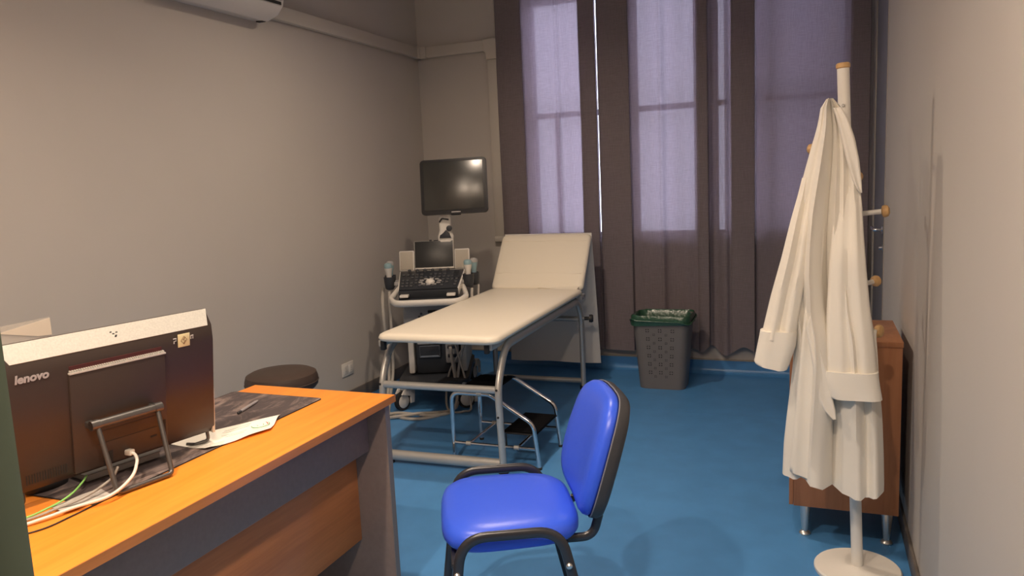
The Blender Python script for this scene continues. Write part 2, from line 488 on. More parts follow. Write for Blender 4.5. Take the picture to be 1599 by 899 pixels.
# grey door in the right wall
dr = thing('door_1', 'grey door in the right wall with chrome lever handle', 'door', (XR, (DY0 + DY1) / 2, 0)); dr['kind'] = 'structure'
hw = (DY1 - DY0) / 2
bm = NB(); box(bm, 0.003, 0.045, -hw + 0.022, hw - 0.022, 0.005, DZ - 0.03, 0.002); leaf = obj('door_leaf', bm, DOORG, dr)
bm = NB(); box(bm, -0.003, 0.14, -hw, -hw + 0.02, 0, DZ, 0.001); box(bm, -0.003, 0.14, hw - 0.02, hw, 0, DZ, 0.001); box(bm, -0.003, 0.14, -hw + 0.02, hw - 0.02, DZ - 0.028, DZ, 0.001)
obj('door_frame', bm, DOORFR, dr)
bm = NB(); hz = 1.10; hy = -hw + 0.12
lathe(bm, [(0.026, 0), (0.026, 0.006), (0.011, 0.010), (0.011, 0.012)], m=aim((0.003, hy, hz), (-1, 0, 0)), seg=20)
tube(bm, fillet([(0.003, hy, hz), (-0.045, hy, hz), (-0.045, hy + 0.12, hz + 0.004)], 0.016), 0.0095, 12)
obj('door_handle', bm, CHROME, leaf)
bm = NB(); lathe(bm, [(0.022, 0), (0.022, 0.006), (0.010, 0.009), (0.009, 0.020), (0.004, 0.021)], m=aim((0.003, hy, hz - 0.10), (-1, 0, 0)), seg=20)
obj('lock_cylinder', bm, CHROME, leaf)

# ceiling lamps (real fixtures, out of the picture)
def lamp(x, y, power, spread, label):
    t = thing('ceiling_lamp', label, 'lamp', (x, y, ZC), 0, 'tube ceiling lamps')
    bm = NB(); lathe(bm, [(0.052, -0.0005), (0.052, -0.262), (0.049, -0.266), (0.046, -0.262), (0.046, -0.250)], seg=32, cap=False); obj('lamp_tube', bm, RACKW, t)
    bm = NB(); lathe(bm, [(0.0455, -0.246), (0.0455, -0.250)], seg=32); obj('diffuser', bm, LAMPGL, t)
    ld = bpy.data.lights.new('lamp_light', 'AREA'); ld.shape = 'DISK'; ld.size = LAMP_R * 2; ld.energy = power; ld.color = LAMP_COL; ld.spread = math.radians(spread)
    lo = bpy.data.objects.new('lamp_light', ld); COL.objects.link(lo); lo.parent = t; lo.location = (0, 0, -0.268)
for L_ in LAMPS: lamp(*L_)

# ------------------------------------------------------------------ trunking, air conditioner, socket
t = thing('cable_trunking', 'cream plastic pipe trunking running along the left wall and down the back wall', 'trunking', (XL, YB, 2.486))
D = 0.045
bm = NB(); box(bm, 0.0005, D, -1.93, -0.085, -0.041, 0.041, 0.006); obj('side_run', bm, CREAMW, t)
bm = NB(); box(bm, 0.0005, D + 0.006, -0.085, -0.0005, -0.046, 0.046, 0.007); box(bm, 0.0005, 0.095, -D - 0.006, -0.0005, -0.046, 0.046, 0.007); obj('corner_joint', bm, CREAMW, t)
bm = NB(); box(bm, 0.095, 0.585, -D, -0.0005, -0.041, 0.041, 0.006); obj('back_run', bm, CREAMW, t)
bm = NB()
ol = fillet([(0.585, 0.046, 0), (0.702, 0.046, 0), (0.702, -0.105, 0), (0.610, -0.105, 0), (0.610, -0.046, 0), (0.585, -0.046, 0)], [0, 0.04, 0, 0, 0.02, 0], 6)
extr(bm, [(p.x, p.y) for p in ol], -D - 0.006, -0.0005, 'y', bev=0.004); obj('elbow', bm, CREAMW, t)
bm = NB(); box(bm, 0.614, 0.698, -D, -0.0005, -1.47, -0.105, 0.008); obj('drop_run', bm, CREAMW, t)
bm = NB(); box(bm, 0.608, 0.704, -D - 0.008, -0.0005, -1.50, -1.455, 0.010); obj('end_cap', bm, CREAMW, t)

t = thing('air_conditioner', 'white wall mounted air conditioner at the top of the left wall', 'air conditioner', (XL, 3.24, 2.40))
poly = [(0.001, 0.01), (0.10, 0.0), (0.165, 0.022), (0.205, 0.066), (0.21, 0.10), (0.21, 0.27), (0.18, 0.30), (0.001, 0.30)]
bm = NB(); extr(bm, poly, -0.41, 0.41, 'y', bev=0.008); body = obj('casing', bm, ACW, t)
bm = NB()
fl = [(0.108, -0.006), (0.170, 0.016), (0.212, 0.062), (0.206, 0.066), (0.165, 0.024), (0.106, 0.002)]
extr(bm, fl, -0.385, 0.385, 'y'); obj('louver_flap', bm, ACW, t)
bm = NB(); box(bm, 0.2085, 0.2125, -0.385, 0.385, 0.070, 0.086); obj('air_slot', bm, DARKSLOT, t)
bm = NB(); box(bm, 0.2095, 0.222, -0.40, 0.40, 0.092, 0.265, 0.006); obj('front_panel', bm, ACW, t)
bm = NB(); box(bm, 0.03, 0.075, 0.385, 0.411, 0.0, 0.006); obj('drain_notch', bm, DARKSLOT, t)

t = thing('wall_socket', 'cream double wall socket low on the left wall', 'socket', (XL, 4.29, 0.24))
bm = NB(); box(bm, 0.0005, 0.009, -0.068, 0.068, -0.045, 0.045, 0.004); obj('cover_plate', bm, SOCK, t)
for s in (-1, 1):
    bm = NB(); box(bm, 0.009, 0.012, s * 0.032 - 0.024, s * 0.032 + 0.024, -0.028, 0.028, 0.001)
    mod = obj('socket_module', bm, SOCK, t)
    bm = NB()
    for k in (-1, 0, 1): lathe(bm, [(0.0028, 0.0121), (0.0028, 0.0126)], m=T(0, s * 0.032, k * 0.012) @ RY(90), seg=8)
    obj('socket_hole', bm, DARKSLOT, mod)

# ------------------------------------------------------------------ curtains
def curtain(label, segs, ybase, hem, seed, z1=2.865):
    """segs: list of ('flat', x0, x1, amp, wavelength) or ('bunch', x0, x1, folds, overlap, depth)"""
    line = []
    for sg in segs:
        k, x0, x1 = sg[0], sg[1], sg[2]
        if k == 'flat':
            n = max(3, int(abs(x1 - x0) / 0.006))
            for i in range(n):
                s = i / n
                x = x0 + (x1 - x0) * s
                line.append((x, sg[3] * math.sin(2 * PI * (x - x0) / sg[4]) * min(1, 6 * s, 6 * (1 - s)) - (0.022 * math.exp(-((x - sg[5]) / 0.016) ** 2) if len(sg) > 5 else 0), 0.3))
        elif k == 'zfold':
            w3 = x1 - x0; n = 18
            for lay, (xa, xb, ya, yb_) in enumerate(((x0, x1, 0.0, -0.030), (x1 - 0.004, x0 + 0.012, -0.036, -0.012), (x0 + 0.006, x1, -0.006, 0.0))):
                for i in range(n):
                    s = i / n
                    line.append((xa + (xb - xa) * (0.5 - 0.5 * math.cos(PI * s)), ya + (yb_ - ya) * s + 0.010 * math.sin(PI * s) * (1 if lay == 1 else -1) * sg[3], 0.5))
        else:
            n = 14 * sg[3]
            for i in range(n):
                s = i / n
                x = x0 + (x1 - x0) * s + sg[4] * math.sin(2 * PI * sg[3] * s)
                line.append((x, -sg[5] * 0.5 * (1 - math.cos(2 * PI * sg[3] * s)), 1.0))
    last = segs[-1]
    line.append((last[2], 0.0, 0.3))
    NR = 30
    bm = NB(); rows = []
    for j in range(NR + 1):
        f = j / NR
        row = []
        for x, y, kf in line:
            zb = hem(x)
            z = zb + (z1 - zb) * f
            nx = mnoise.noise(Vector((x * 3.1 + seed, z * 0.9, seed * 2.0))) * 0.004
            ny = mnoise.noise(Vector((x * 5.0, z * 1.3 + seed, seed))) * 0.013
            loose = 1.0 + 0.35 * (1 - f) * kf
            row.append(bm.verts.new((x + nx * (1 - f) ** 0.6 * 1.0, ybase + y * loose + ny, z)))
        rows.append(row)
    for A, B_ in zip(rows[:-1], rows[1:]):
        for k in range(len(line) - 1):
            bm.faces.new((A[k], A[k + 1], B_[k + 1], B_[k]))
    o = obj('curtain', bm, CURT, None, label, 'curtain', 'grey violet curtains over the back windows', smooth=180)
    # hem band sewn at the bottom
    bm = NB(); rws = []
    for dz in (0.0, 0.085):
        rws.append([bm.verts.new((v[0] , v[1] , v[2])) for v in [(x, ybase - 0.0045 + y * (1 + 0.35 * kf) + mnoise.noise(Vector((x * 5.0, (hem(x) + dz) * 1.3 + seed, seed))) * 0.013, hem(x) + dz) for x, y, kf in line]])
    return o
g = lambda x, c, s_: math.exp(-((x - c) / s_) ** 2)
hemA = lambda x: 0.17
hemC = lambda x: 0.170 + 0.055 * g(x, -0.69, 0.04) + 0.055 * g(x, -0.46, 0.07) + 0.03 * g(x, -0.82, 0.04) - 0.015 * g(x, -0.58, 0.04)
curtain('narrow dark curtain at the far left of the windows beside the trunking', [('zfold', -2.26, -2.038, 1.0)], 5.515, hemA, 1.3)
curtain('lilac backlit curtain directly behind the raised head of the couch', [('flat', -2.034, -1.612, 0.012, 0.21, -1.775), ('zfold', -1.612, -1.4765, 1.0)], 5.50, hemA, 4.1)
curtain('curtain behind the perforated waste bin with a bright lilac middle', [('zfold', -1.475, -1.235, 1.0), ('flat', -1.235, -0.775, 0.014, 0.23, -1.015), ('zfold', -0.775, -0.695, 1.0), ('flat', -0.695, -0.55, 0.02, 0.145), ('zfold', -0.55, -0.387, 1.0)], 5.50, hemC, 8.7)
curtain('flat dim curtain behind the coat rack reaching the right wall', [('flat', -0.382, 0.20, 0.006, 0.30), ('zfold', 0.20, 0.315, 1.0)], 5.50, hemC, 15.2)
t = thing('curtain_rod', 'long white curtain rod above the back windows', 'curtain rod', (-0.98, 5.485, 2.878))
bm = NB(); tube(bm, [(-1.32, 0, 0), (1.31, 0, 0)], 0.011, 12); obj('rod', bm, RACKW, t)
for x in (-1.25, 0.05, 1.25):
    bm = NB(); tube(bm, [(x, 0, 0), (x, 0.0945, 0)], 0.007, 8); obj('bracket', bm, RACKW, t)

# ------------------------------------------------------------------ desk
t = thing('desk', 'office desk with orange wooden top and dark grey side panels', 'desk', (-1.65, 1.45, 0))
bm = NB(); box(bm, -0.30, 0.30, -0.78, 0.775, 0.715, 0.740, 0.0015); top = obj('desk_top', bm, DESKTOP, t)
bm = NB(); box(bm, 0.3005, 0.3025, -0.78, 0.777, 0.7155, 0.7392); box(bm, -0.30, 0.3005, 0.7753, 0.777, 0.7155, 0.7392); obj('edge_band', bm, DESKEDGE, top)
for y in (-0.76, 0.725):
    bm = NB(); box(bm, -0.28, 0.287, y, y + 0.028, 0.0, 0.7145, 0.001); sp = obj('side_panel', bm, DESKGREY, t)
    bm = NB(); box(bm, 0.2875, 0.2895, y + 0.0005, y + 0.0275, 0.0, 0.714); obj('edge_band', bm, DESKGREY_E, sp)
bm = NB(); box(bm, 0.197, 0.215, -0.7315, 0.7245, 0.548, 0.7145, 0.001); obj('apron', bm, DESKGREY, t)
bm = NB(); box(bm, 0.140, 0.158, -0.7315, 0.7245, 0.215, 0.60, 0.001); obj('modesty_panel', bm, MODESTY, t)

# ------------------------------------------------------------------ all-in-one computer (its back to the camera)
# local frame: y along the width, x towards the camera side, tilted so that the top leans to +x
AW, AH = 0.535, 0.355
t = thing('desktop_computer', 'black all-in-one computer seen from behind with silver top band', 'computer', (-1.695, 1.390, 0.742), math.radians(-12))
MA = T(0, 0, 0.043) @ RY(7)
bm = NB()
prof = [(0.0, 0.0), (0.0, AH), (0.010, AH), (0.038, AH - 0.038), (0.042, AH - 0.08), (0.042, 0.02), (0.030, 0.0)]
extr(bm, prof, -AW / 2, AW / 2, 'y', m=MA, bev=0.003); obj('casing', bm, AIOB, t)
bm = NB(); a = [(0.0125, AH + 0.001), (0.0495, AH - 0.0535), (0.0475, AH - 0.055), (0.0105, AH - 0.0005)]
# silver sloping band with mitred ends
L0 = [(0.010, -AW / 2 - 0.001, AH + 0.0012), (0.010, AW / 2 + 0.001, AH + 0.0012), (0.0395, AW / 2 - 0.014, AH - 0.038), (0.0395, -AW / 2 + 0.018, AH - 0.038)]
L1 = [(p[0] - 0.003, p[1], p[2] - 0.003) for p in L0]
loft(bm, [L0, L1], m=MA); band = obj('top_band', bm, AIOS, t, label='silver sloping top band', smooth=0)
bm = NB()
for k in range(5):
    dz = (-0.006, -0.002, 0.002, -0.004, 0.004)[k]; dy = (-0.008, -0.003, 0.002, 0.006, 0.000)[k]
    u = 0.5 + dz * 12
    p = Vector((0.010, 0, AH + 0.0012)).lerp(Vector((0.0395, 0, AH - 0.038)), 0.5 + dz * 28)
    box(bm, p.x + 0.0006, p.x + 0.0012, dy - 0.0025, dy + 0.0025, p.z - 0.0012, p.z + 0.0018, m=MA)
obj('printed_mark', bm, AIOG, band)
bm = NB(); box(bm, -0.004, 0.0, -AW / 2 + 0.004, AW / 2 - 0.004, 0.004, AH - 0.004, m=MA); obj('display_glass', bm, SCREEN, t)
# raised centre panel
bm = NB(); box(bm, 0.0405, 0.050, -0.128, 0.118, 0.012, AH - 0.085, 0.003, m=MA); cp = obj('rear_cover', bm, AIOB, t)
bm = NB(); box(bm, 0.0395, 0.0445, -0.124, 0.112, AH - 0.081, AH - 0.070, m=MA); obj('vent_recess', bm, mat('vent_red', (0.075, 0.016, 0.014), 0.6), t)
bm = NB()
for k in range(44): 
    y = -0.124 + 0.238 * k / 43
    box(bm, 0.043, 0.0505, y - 0.0014, y + 0.0014, AH - 0.0845, AH - 0.0795, m=MA)
box(bm, 0.0435, 0.052, -0.128, 0.119, AH - 0.0885, AH - 0.0848, m=MA)
o = obj('vent_fins', bm, AIOS, t); o['kind'] = 'stuff'
bm = NB()
for k in range(16): box(bm, 0.0415, 0.0428, -0.235 + k * 0.006, -0.2325 + k * 0.006, 0.022, 0.045, m=MA)
o = obj('lower_vent', bm, DARKSLOT, t); o['kind'] = 'stuff'
# grooves, ports on the rear cover
bm = NB()
for y0, y1, z0, z1 in ((-0.07, 0.09, 0.104, 0.1052), (-0.07, 0.09, 0.072, 0.073), (-0.058, -0.034, 0.014, 0.046), (0.098, 0.112, 0.03, 0.085), (0.068, 0.086, 0.046, 0.051)): box(bm, 0.0497, 0.0506, y0, y1, z0, z1, m=MA)
obj('port_slots', bm, DARKSLOT, cp)
# hinge bar and fold-out foot
bar_z, bar_x = 0.137, 0.078
yb0, yb1 = -0.100, 0.084
bm = NB(); tube(bm, [V(MA, (bar_x, yb0, bar_z)), V(MA, (bar_x, yb1, bar_z))], 0.011, 16)
for yy in (yb0, yb1 - 0.02): tube(bm, [V(MA, (bar_x, yy, bar_z)), V(MA, (bar_x, yy + 0.02, bar_z))], 0.0125, 16)
for yy in (yb0 + 0.01, yb1 - 0.01): box(bm, 0.048, bar_x, yy - 0.009, yy + 0.009, bar_z - 0.012, bar_z + 0.004, 0.002, m=MA)
obj('hinge_bar', bm, AIOG, t)
b0 = V(MA, (bar_x, yb0 + 0.016, bar_z)); b1 = V(MA, (bar_x, yb1 - 0.012, bar_z))
fz = 0.0066
bm = NB(); tube(bm, fillet([b0, (0.155, yb0 + 0.014, fz), (0.155, yb1 - 0.026, fz), b1], 0.014, 6), 0.0062, 12); obj('foot_loop', bm, AIOG, t)
# front props: thin bent bars under the lower edge
for yy in (-AW / 2 + 0.03, AW / 2 - 0.012):
    bm = NB(); tube(bm, fillet([V(MA, (0.02, yy, 0.004)), (0.025, yy, 0.012), (0.004, yy - 0.03, 0.0056), (-0.02, yy - 0.04, 0.0056)], 0.012, 5), 0.005, 10); obj('front_prop', bm, AIOG, t)
bm = NB(); box(bm, 0.030, 0.040, AW / 2 - 0.006, AW / 2 + 0.003, -0.004, 0.13, 0.002, m=MA); box(bm, 0.006, 0.030, AW / 2 - 0.006, AW / 2 + 0.003, -0.004, 0.020, 0.002, m=MA); box(bm, 0.006, 0.014, AW / 2 - 0.003, AW / 2 + 0.0025, 0.020, AH - 0.02, 0.002, m=MA); obj('side_trim', bm, AIOS, t)
# lettering
me = text_mesh('lenovo', 0.027, 0.0004, 0.12, 0.0011)
me.transform(MA @ T(0.0432, -0.244, AH - 0.084) @ Matrix(((0, 0, 1, 0), (1, 0, 0, 0), (0, 1, 0, 0), (0, 0, 0, 1))))
obj('brand_lettering', me, LETTER, t, label='silver brand lettering')
# sticker
bm = NB(); box(bm, 0.0425, 0.0440, 0.160, 0.195, AH - 0.083, AH - 0.047, 0.0004, m=MA); st = obj('sticker', bm, YELST, t, label='small cream square sticker with a lightning mark')
bm = NB()
def ink(bm, pts, wd, x, m): tube(bm, [(x, a_, b_) for a_, b_ in pts], wd, 6, m=m)
cy, cz = 0.1775, AH - 0.065
ink(bm, [(cy - 0.009, cz - 0.001), (cy, cz + 0.011), (cy + 0.009, cz + 0.001), (cy, cz - 0.011), (cy - 0.009, cz - 0.001)], 0.0007, 0.0441, MA)
ink(bm, [(cy + 0.004, cz + 0.008), (cy - 0.003, cz + 0.001), (cy + 0.004, cz - 0.001), (cy - 0.002, cz - 0.010)], 0.0010, 0.0442, MA)
obj('sticker_mark', bm, BROWNINK, st)
bm = NB()
ink(bm, [(0.147, AH - 0.057), (0.155, AH - 0.057), (0.155, AH - 0.063), (0.149, AH - 0.064), (0.149, AH - 0.070)], 0.0018, 0.0428, MA)
ink(bm, [(0.199, AH - 0.066), (0.199, AH - 0.057), (0.205, AH - 0.056), (0.205, AH - 0.066)], 0.0016, 0.0428, MA)
o = obj('half_hidden_print', bm, LETTER, t); o['kind'] = 'stuff'

# desk mat, papers and small things on the desk
ZD = 0.740
bm = NB(); ol = rrect(0.385, 0.90, 0.015); extr(bm, ol, 0.0005, 0.0035, 'z'); 
o = obj('desk_mat', bm, DMAT, None, 'dark desk mat with a pale smoky print under the computer', 'desk mat'); o.location = (-1.765, 1.668, ZD)
bm = NB(); tube(bm, [(p[0], p[1], 0.002) for p in rrect(0.386, 0.901, 0.015)], 0.0016, 6, closed=True); obj('stitched_edge', bm, BLACKR, o)

def wavy_sheet(name, corners, label, z, amp, cat='paper', nx=10, ny=14, mt=PAPER, th=0.0006, group=None, seed=0):
    c = [Vector((*p, 0)) for p in corners]
    ctr = sum(c, Vector()) / 4
    bm = NB(); up = []; dn = []
    for i in range(nx + 1):
        ru = []; rd = []
        for j in range(ny + 1):
            u, v = i / nx, j / ny
            p = c[0].lerp(c[1], u).lerp(c[3].lerp(c[2], u), v) - ctr
            h = amp * max(0, mnoise.noise(Vector((u * 2.2 + seed, v * 2.6, 3.3 + seed))) + 0.25)
            ru.append(bm.verts.new((p.x, p.y, h + th))); rd.append(bm.verts.new((p.x, p.y, h)))
        up.append(ru); dn.append(rd)
    for i in range(nx):
        for j in range(ny):
            bm.faces.new((up[i][j], up[i + 1][j], up[i + 1][j + 1], up[i][j + 1])); bm.faces.new((dn[i][j], dn[i][j + 1], dn[i + 1][j + 1], dn[i + 1][j]))
    o = obj(name, bm, mt, None, label, cat, group)
    o.location = (ctr.x, ctr.y, z)
    return o, (lambda u, v: c[0].lerp(c[1], u).lerp(c[3].lerp(c[2], u), v) - ctr), (lambda u, v: amp * max(0, mnoise.noise(Vector((u * 2.2 + seed, v * 2.6, 3.3 + seed))) + 0.25) + th)
# letterhead: corner 0 back-left, 1 front-left, 2 front-right, 3 back-right (y grows to the right in the picture)
pp, fp, fh = wavy_sheet('prescription_sheet', [(-1.745, 1.60), (-1.585, 1.585), (-1.520, 1.785), (-1.585, 1.912)], 'white printed letterhead sheet lying on the desk mat beside the computer', ZD + 0.0042, 0.009, seed=2.0)
def on_paper(u, v, dz=0.0005):
    p = fp(u, v); return (p.x, p.y, fh(u, v) + dz)
bm = NB()
for r_, n_ in ((0.024, 24),):
    tube(bm, [tuple(a_ + b_ for a_, b_ in zip(on_paper(0.47, 0.82), (r_ * 1.0 * math.cos(q), r_ * 1.25 * math.sin(q), 0))) for q in [2 * PI * k / n_ for k in range(n_)]], 0.0010, 5, closed=True)
tube(bm, [tuple(a_ + b_ for a_, b_ in zip(on_paper(0.47, 0.82), (0.009 * math.cos(q), 0.011 * math.sin(q), 0))) for q in [2 * PI * k / 16 for k in range(13)]], 0.0006, 5)
obj('seal_green', bm, INKGR, pp)
bm = NB(); tube(bm, [tuple(a_ + b_ for a_, b_ in zip(on_paper(0.47, 0.82), (0.019 * math.cos(q), 0.024 * math.sin(q), 0))) for q in [PI * (0.25 + 0.6 * k / 10) for k in range(11)]], 0.0018, 5); obj('seal_red', bm, INKR, pp)
bm = NB()
for u, v0, v1 in ((0.28, 0.45, 0.72), (0.36, 0.42, 0.70), (0.52, 0.38, 0.66), (0.60, 0.40, 0.62), (0.82, 0.08, 0.34), (0.9, 0.12, 0.30)):
    tube(bm, [on_paper(u, v0 + (v1 - v0) * k / 6, 0.0006) for k in range(7)], 0.0009, 4)
obj('printed_lines', bm, INKG, pp)
p2, _, _ = wavy_sheet('loose_sheet', [(-1.66, 1.17), (-1.595, 1.16), (-1.575, 1.27), (-1.64, 1.29)], 'pale loose sheet lying flat under the computer near the cables', ZD + 0.0042, 0.003, seed=5.0, mt=mat('sheet_grey', (0.50, 0.46, 0.42), 0.8))
t = thing('notebook', 'grey notebook lying on the desk mat below the computer', 'notebook', (-1.735, 1.42, ZD + 0.016), math.radians(-12))
bm = NB(); box(bm, -0.045, 0.045, -0.10, 0.10, 0.0, 0.016, 0.002); obj('pages', bm, mat('notebook_grey', (0.30, 0.28, 0.26), 0.6), t)
bm = NB(); box(bm, -0.047, 0.047, -0.102, 0.102, 0.0165, 0.018, 0.0006); obj('cover', bm, AIOG, t)
t.location.z = ZD + 0.0045
# pen
t = thing('ballpoint_pen', 'grey ballpoint pen lying on the desk mat behind the letterhead', 'pen', (-1.752, 1.96, ZD + 0.0088), math.radians(14))
bm = NB(); lathe(bm, [(0.001, -0.07), (0.0035, -0.06), (0.005, -0.05), (0.005, 0.05), (0.004, 0.055)], m=RX(90), seg=12); obj('barrel', bm, PENM, t)
bm = NB(); lathe(bm, [(0.0045, 0.0), (0.0045, 0.018), (0.002, 0.020)], m=T(0, -0.055, 0) @ RX(90), seg=12); obj('cap', bm, BLACKP, t)
# mouse
t = thing('computer_mouse', 'black computer mouse on the left end of the desk mat', 'mouse', (-1.79, 1.262, ZD + 0.0036), math.radians(-8))
bm = NB(); cushion(bm, [(0.031 * math.cos(q), 0.055 * math.sin(q)) for q in [2 * PI * k / 24 for k in range(24)]], [(0.003, 0.0), (0.0, 0.008), (0.003, 0.018), (0.010, 0.026), (0.020, 0.030)]); obj('shell', bm, BLACKP, t, smooth=60)
bm = NB(); lathe(bm, [(0.006, -0.003), (0.007, 0.0), (0.006, 0.003)], m=T(0, 0.03, 0.026) @ RY(90), seg=12); obj('scroll_wheel', bm, USK, t)
# cables
def cable(name, pts, r, mt, label, plug=None):
    o = Vector(pts[0])
    t = thing(name, label, 'cable', o)
    bm = NB(); tube(bm, [p - o for p in catmull(pts, 8)], r, 10); obj('cord', bm, mt, t)
    if plug:
        bm = NB(); box(bm, *plug, 0.003); obj('plug', bm, mt, t)
    return t
cable('network_cable', [(-1.630, 1.383, 0.806), (-1.610, 1.378, 0.802), (-1.590, 1.362, 0.790), (-1.560, 1.315, 0.772), (-1.549, 1.242, 0.757), (-1.588, 1.178, 0.7505), (-1.610, 1.115, 0.7478), (-1.640, 1.065, 0.7455), (-1.74, 0.97, 0.7445)], 0.0040, CABW, 'thick white cable plugged into the back of the computer', plug=(-0.017, 0.006, -0.008, 0.008, -0.007, 0.008))
cable('power_cable', [(-1.625, 1.335, 0.785), (-1.612, 1.300, 0.768), (-1.605, 1.224, 0.757), (-1.628, 1.168, 0.7485), (-1.655, 1.09, 0.7455), (-1.77, 0.98, 0.745)], 0.0034, CABG, 'grey cable running beside the white cable')
cable('green_cable', [(-1.690, 1.297, 0.771), (-1.672, 1.27, 0.766), (-1.651, 1.219, 0.757), (-1.650, 1.163, 0.7495), (-1.674, 1.089, 0.7445), (-1.80, 0.99, 0.7435)], 0.0024, CABGR, 'thin green cable on the desk behind the computer')
cable('black_cable', [(-1.575, 1.262, 0.7435), (-1.570, 1.20, 0.7425), (-1.568, 1.150, 0.7425), (-1.570, 1.090, 0.7425), (-1.60, 1.04, 0.7425), (-1.68, 0.97, 0.7425)], 0.0018, BLACKP, 'thin black cable lying on the bare desk top')
# clear plastic holder standing behind the computer
t = thing('plastic_document_holder', 'clear plastic document holder standing behind the left end of the computer', 'document holder', (-1.90, 1.35, ZD + 0.0003), math.radians(3))
bm = NB(); box(bm, -0.0015, 0.0015, -0.13, 0.06, 0.004, 0.408, 0.0008); obj('back_sheet', bm, ACRY, t)
bm = NB(); extr(bm, [(-0.09, 0.392), (0.06, 0.406), (0.06, 0.360), (0.02, 0.364)], 0.002, 0.0032, 'x'); obj('folded_flap', bm, mat('flap_plastic', (0.74, 0.66, 0.56), 0.3), t)
bm = NB(); box(bm, -0.035, 0.035, -0.13, 0.06, 0.0, 0.004, 0.0008); obj('foot_sheet', bm, ACRY, t)

# ------------------------------------------------------------------ stool behind the desk
t = thing('round_stool', 'brown leatherette round stool behind the far end of the desk', 'stool', (-2.50, 3.05, 0))
bm = NB(); lathe(bm, [(0.14, 0.462), (0.165, 0.468), (0.178, 0.485), (0.180, 0.52), (0.172, 0.545), (0.15, 0.556), (0.08, 0.560), (0.02, 0.560)], seg=40); obj('seat', bm, LEATHB, t)
bm = NB(); tube(bm, [(0.180 * math.cos(2 * PI * k / 40), 0.180 * math.sin(2 * PI * k / 40), 0.503) for k in range(40)], 0.003, 6, closed=True); obj('seat_piping', bm, LEATHB, t)
bm = NB(); lathe(bm, [(0.06, 0.455), (0.06, 0.4615), (0.028, 0.4615), (0.028, 0.24), (0.02, 0.24), (0.02, 0.09), (0.035, 0.09), (0.035, 0.06)], seg=20, cap=True); obj('gas_lift', bm, CHROME, t)
for k in range(5):
    a = 2 * PI * k / 5 + 0.3
    c, s = math.cos(a), math.sin(a)
    bm = NB(); tube(bm, [(0.03 * c, 0.03 * s, 0.085), (0.22 * c, 0.22 * s, 0.062)], 0.014, 10); lg = obj('leg', bm, CHROME, t)
    bm = NB()
    for q in (-0.012, 0.012): lathe(bm, [(0.024, -0.007), (0.025, 0.0), (0.024, 0.007)], m=T(0.22 * c - q * s, 0.22 * s + q * c, 0.0255) @ RZ(math.degrees(a) + 90) @ RY(90), seg=16)
    obj('castor', bm, BLACKP, lg)

# ------------------------------------------------------------------ examination couch
# local frame: y along the couch (head at +y), x to the right
BR = math.radians(1.5)
couch = thing('examination_couch', 'cream padded examination couch with raised head on a grey tube frame', 'couch', (-1.740, 3.265, 0), BR)
t = couch
ZR = 0.635
for s in (-1, 1):
    x = s * 0.325 - 0.033
    bm = NB()
    path = fillet([(x, 0.115, 0.0), (x, 0.09, 0.45), (x, 0.215, ZR), (x, 1.61, ZR), (x, 1.69, 0.50), (x, 1.70, 0.0)], [0, 0.22, 0.16, 0.14, 0.14, 0], 8)
    tube(bm, path, 0.02, 14, flat=(0.017, 0.024), up=(1, 0, 0)); lg = obj('leg_frame', bm, GREYMET, t)
    for yy in (0.115, 1.70):
        bm = NB(); lathe(bm, [(0.027, 0.0005), (0.027, 0.022), (0.022, 0.028)], m=T(x, yy, 0), seg=16); obj('rubber_foot', bm, BLACKR, lg)
    bm = NB(); box(bm, x * 0.93 - 0.012, x * 0.93 + 0.012, 0.06, 1.62, ZR + 0.005, ZR + 0.040, 0.004); obj('side_rail', bm, GREYMET, t)
    bm = NB(); box(bm, x * 0.88 - 0.012, x * 0.88 + 0.012, 0.045, 0.075, ZR - 0.01, ZR + 0.04, 0.005); obj('rail_end', bm, BLACKP, t)
    for zz, yy in ((0.44, 0.070), (0.30, 0.075)):
        bm = NB(); lathe(bm, [(0.006, 0), (0.006, 0.003), (0.002, 0.004)], m=T(x, yy, zz) @ RX(90), seg=10); obj('bolt', bm, DARKSLOT, lg)
for yy, zz, r in ((0.092, 0.435, 0.020), (0.112, 0.045, 0.028), (1.698, 0.06, 0.018), (1.66, 0.50, 0.016)):
    bm = NB(); tube(bm, [(-0.345, yy, zz), (0.280, yy, zz)], r, 14, flat=(r, r * 0.8), up=(0, 0, 1)); obj('cross_bar', bm, GREYMET, t)
bm = NB(); lathe(bm, [(0.012, 0), (0.012, 0.03), (0.026, 0.032), (0.028, 0.05), (0.022, 0.06)], m=aim((0.315, 1.69, 0.50), (1, 0.2, 0)), seg=18); obj('clamp_knob', bm, BLACKP, t)
bm = NB(); tube(bm, [(-0.02, 1.66, 0.515), (0.315, 1.69, 0.50)], 0.013, 10); obj('ratchet_rod', bm, GREYMET, t)
def pad(bm, w_, l_, th, r, m):
    ol = rrect(w_, l_, r, 8)
    cushion(bm, ol, [(0.022, 0.0), (0.006, 0.006), (0.0, 0.018), (0.0, th - 0.022), (0.005, th - 0.008), (0.016, th - 0.001), (0.05, th + 0.001), (0.15, th + 0.003)], m=m)
bm = NB(); pad(bm, 0.665, 1.63, 0.042, 0.06, T(0, 0.815, ZR + 0.041)); pd = obj('mattress', bm, VINYLW, t, smooth=50)
bm = NB(); box(bm, -0.29, 0.29, 0.05, 1.60, ZR + 0.0405, ZR + 0.0465, 0.002); obj('base_board', bm, BLACKP, t)
ang = 51
mh = T(-0.005, 1.635, ZR + 0.055) @ RX(ang)
bm = NB(); pad(bm, 0.665, 0.46, 0.045, 0.035, mh @ T(0, 0.235, -0.01)); bk = obj('backrest', bm, VINYLW, t, smooth=50)
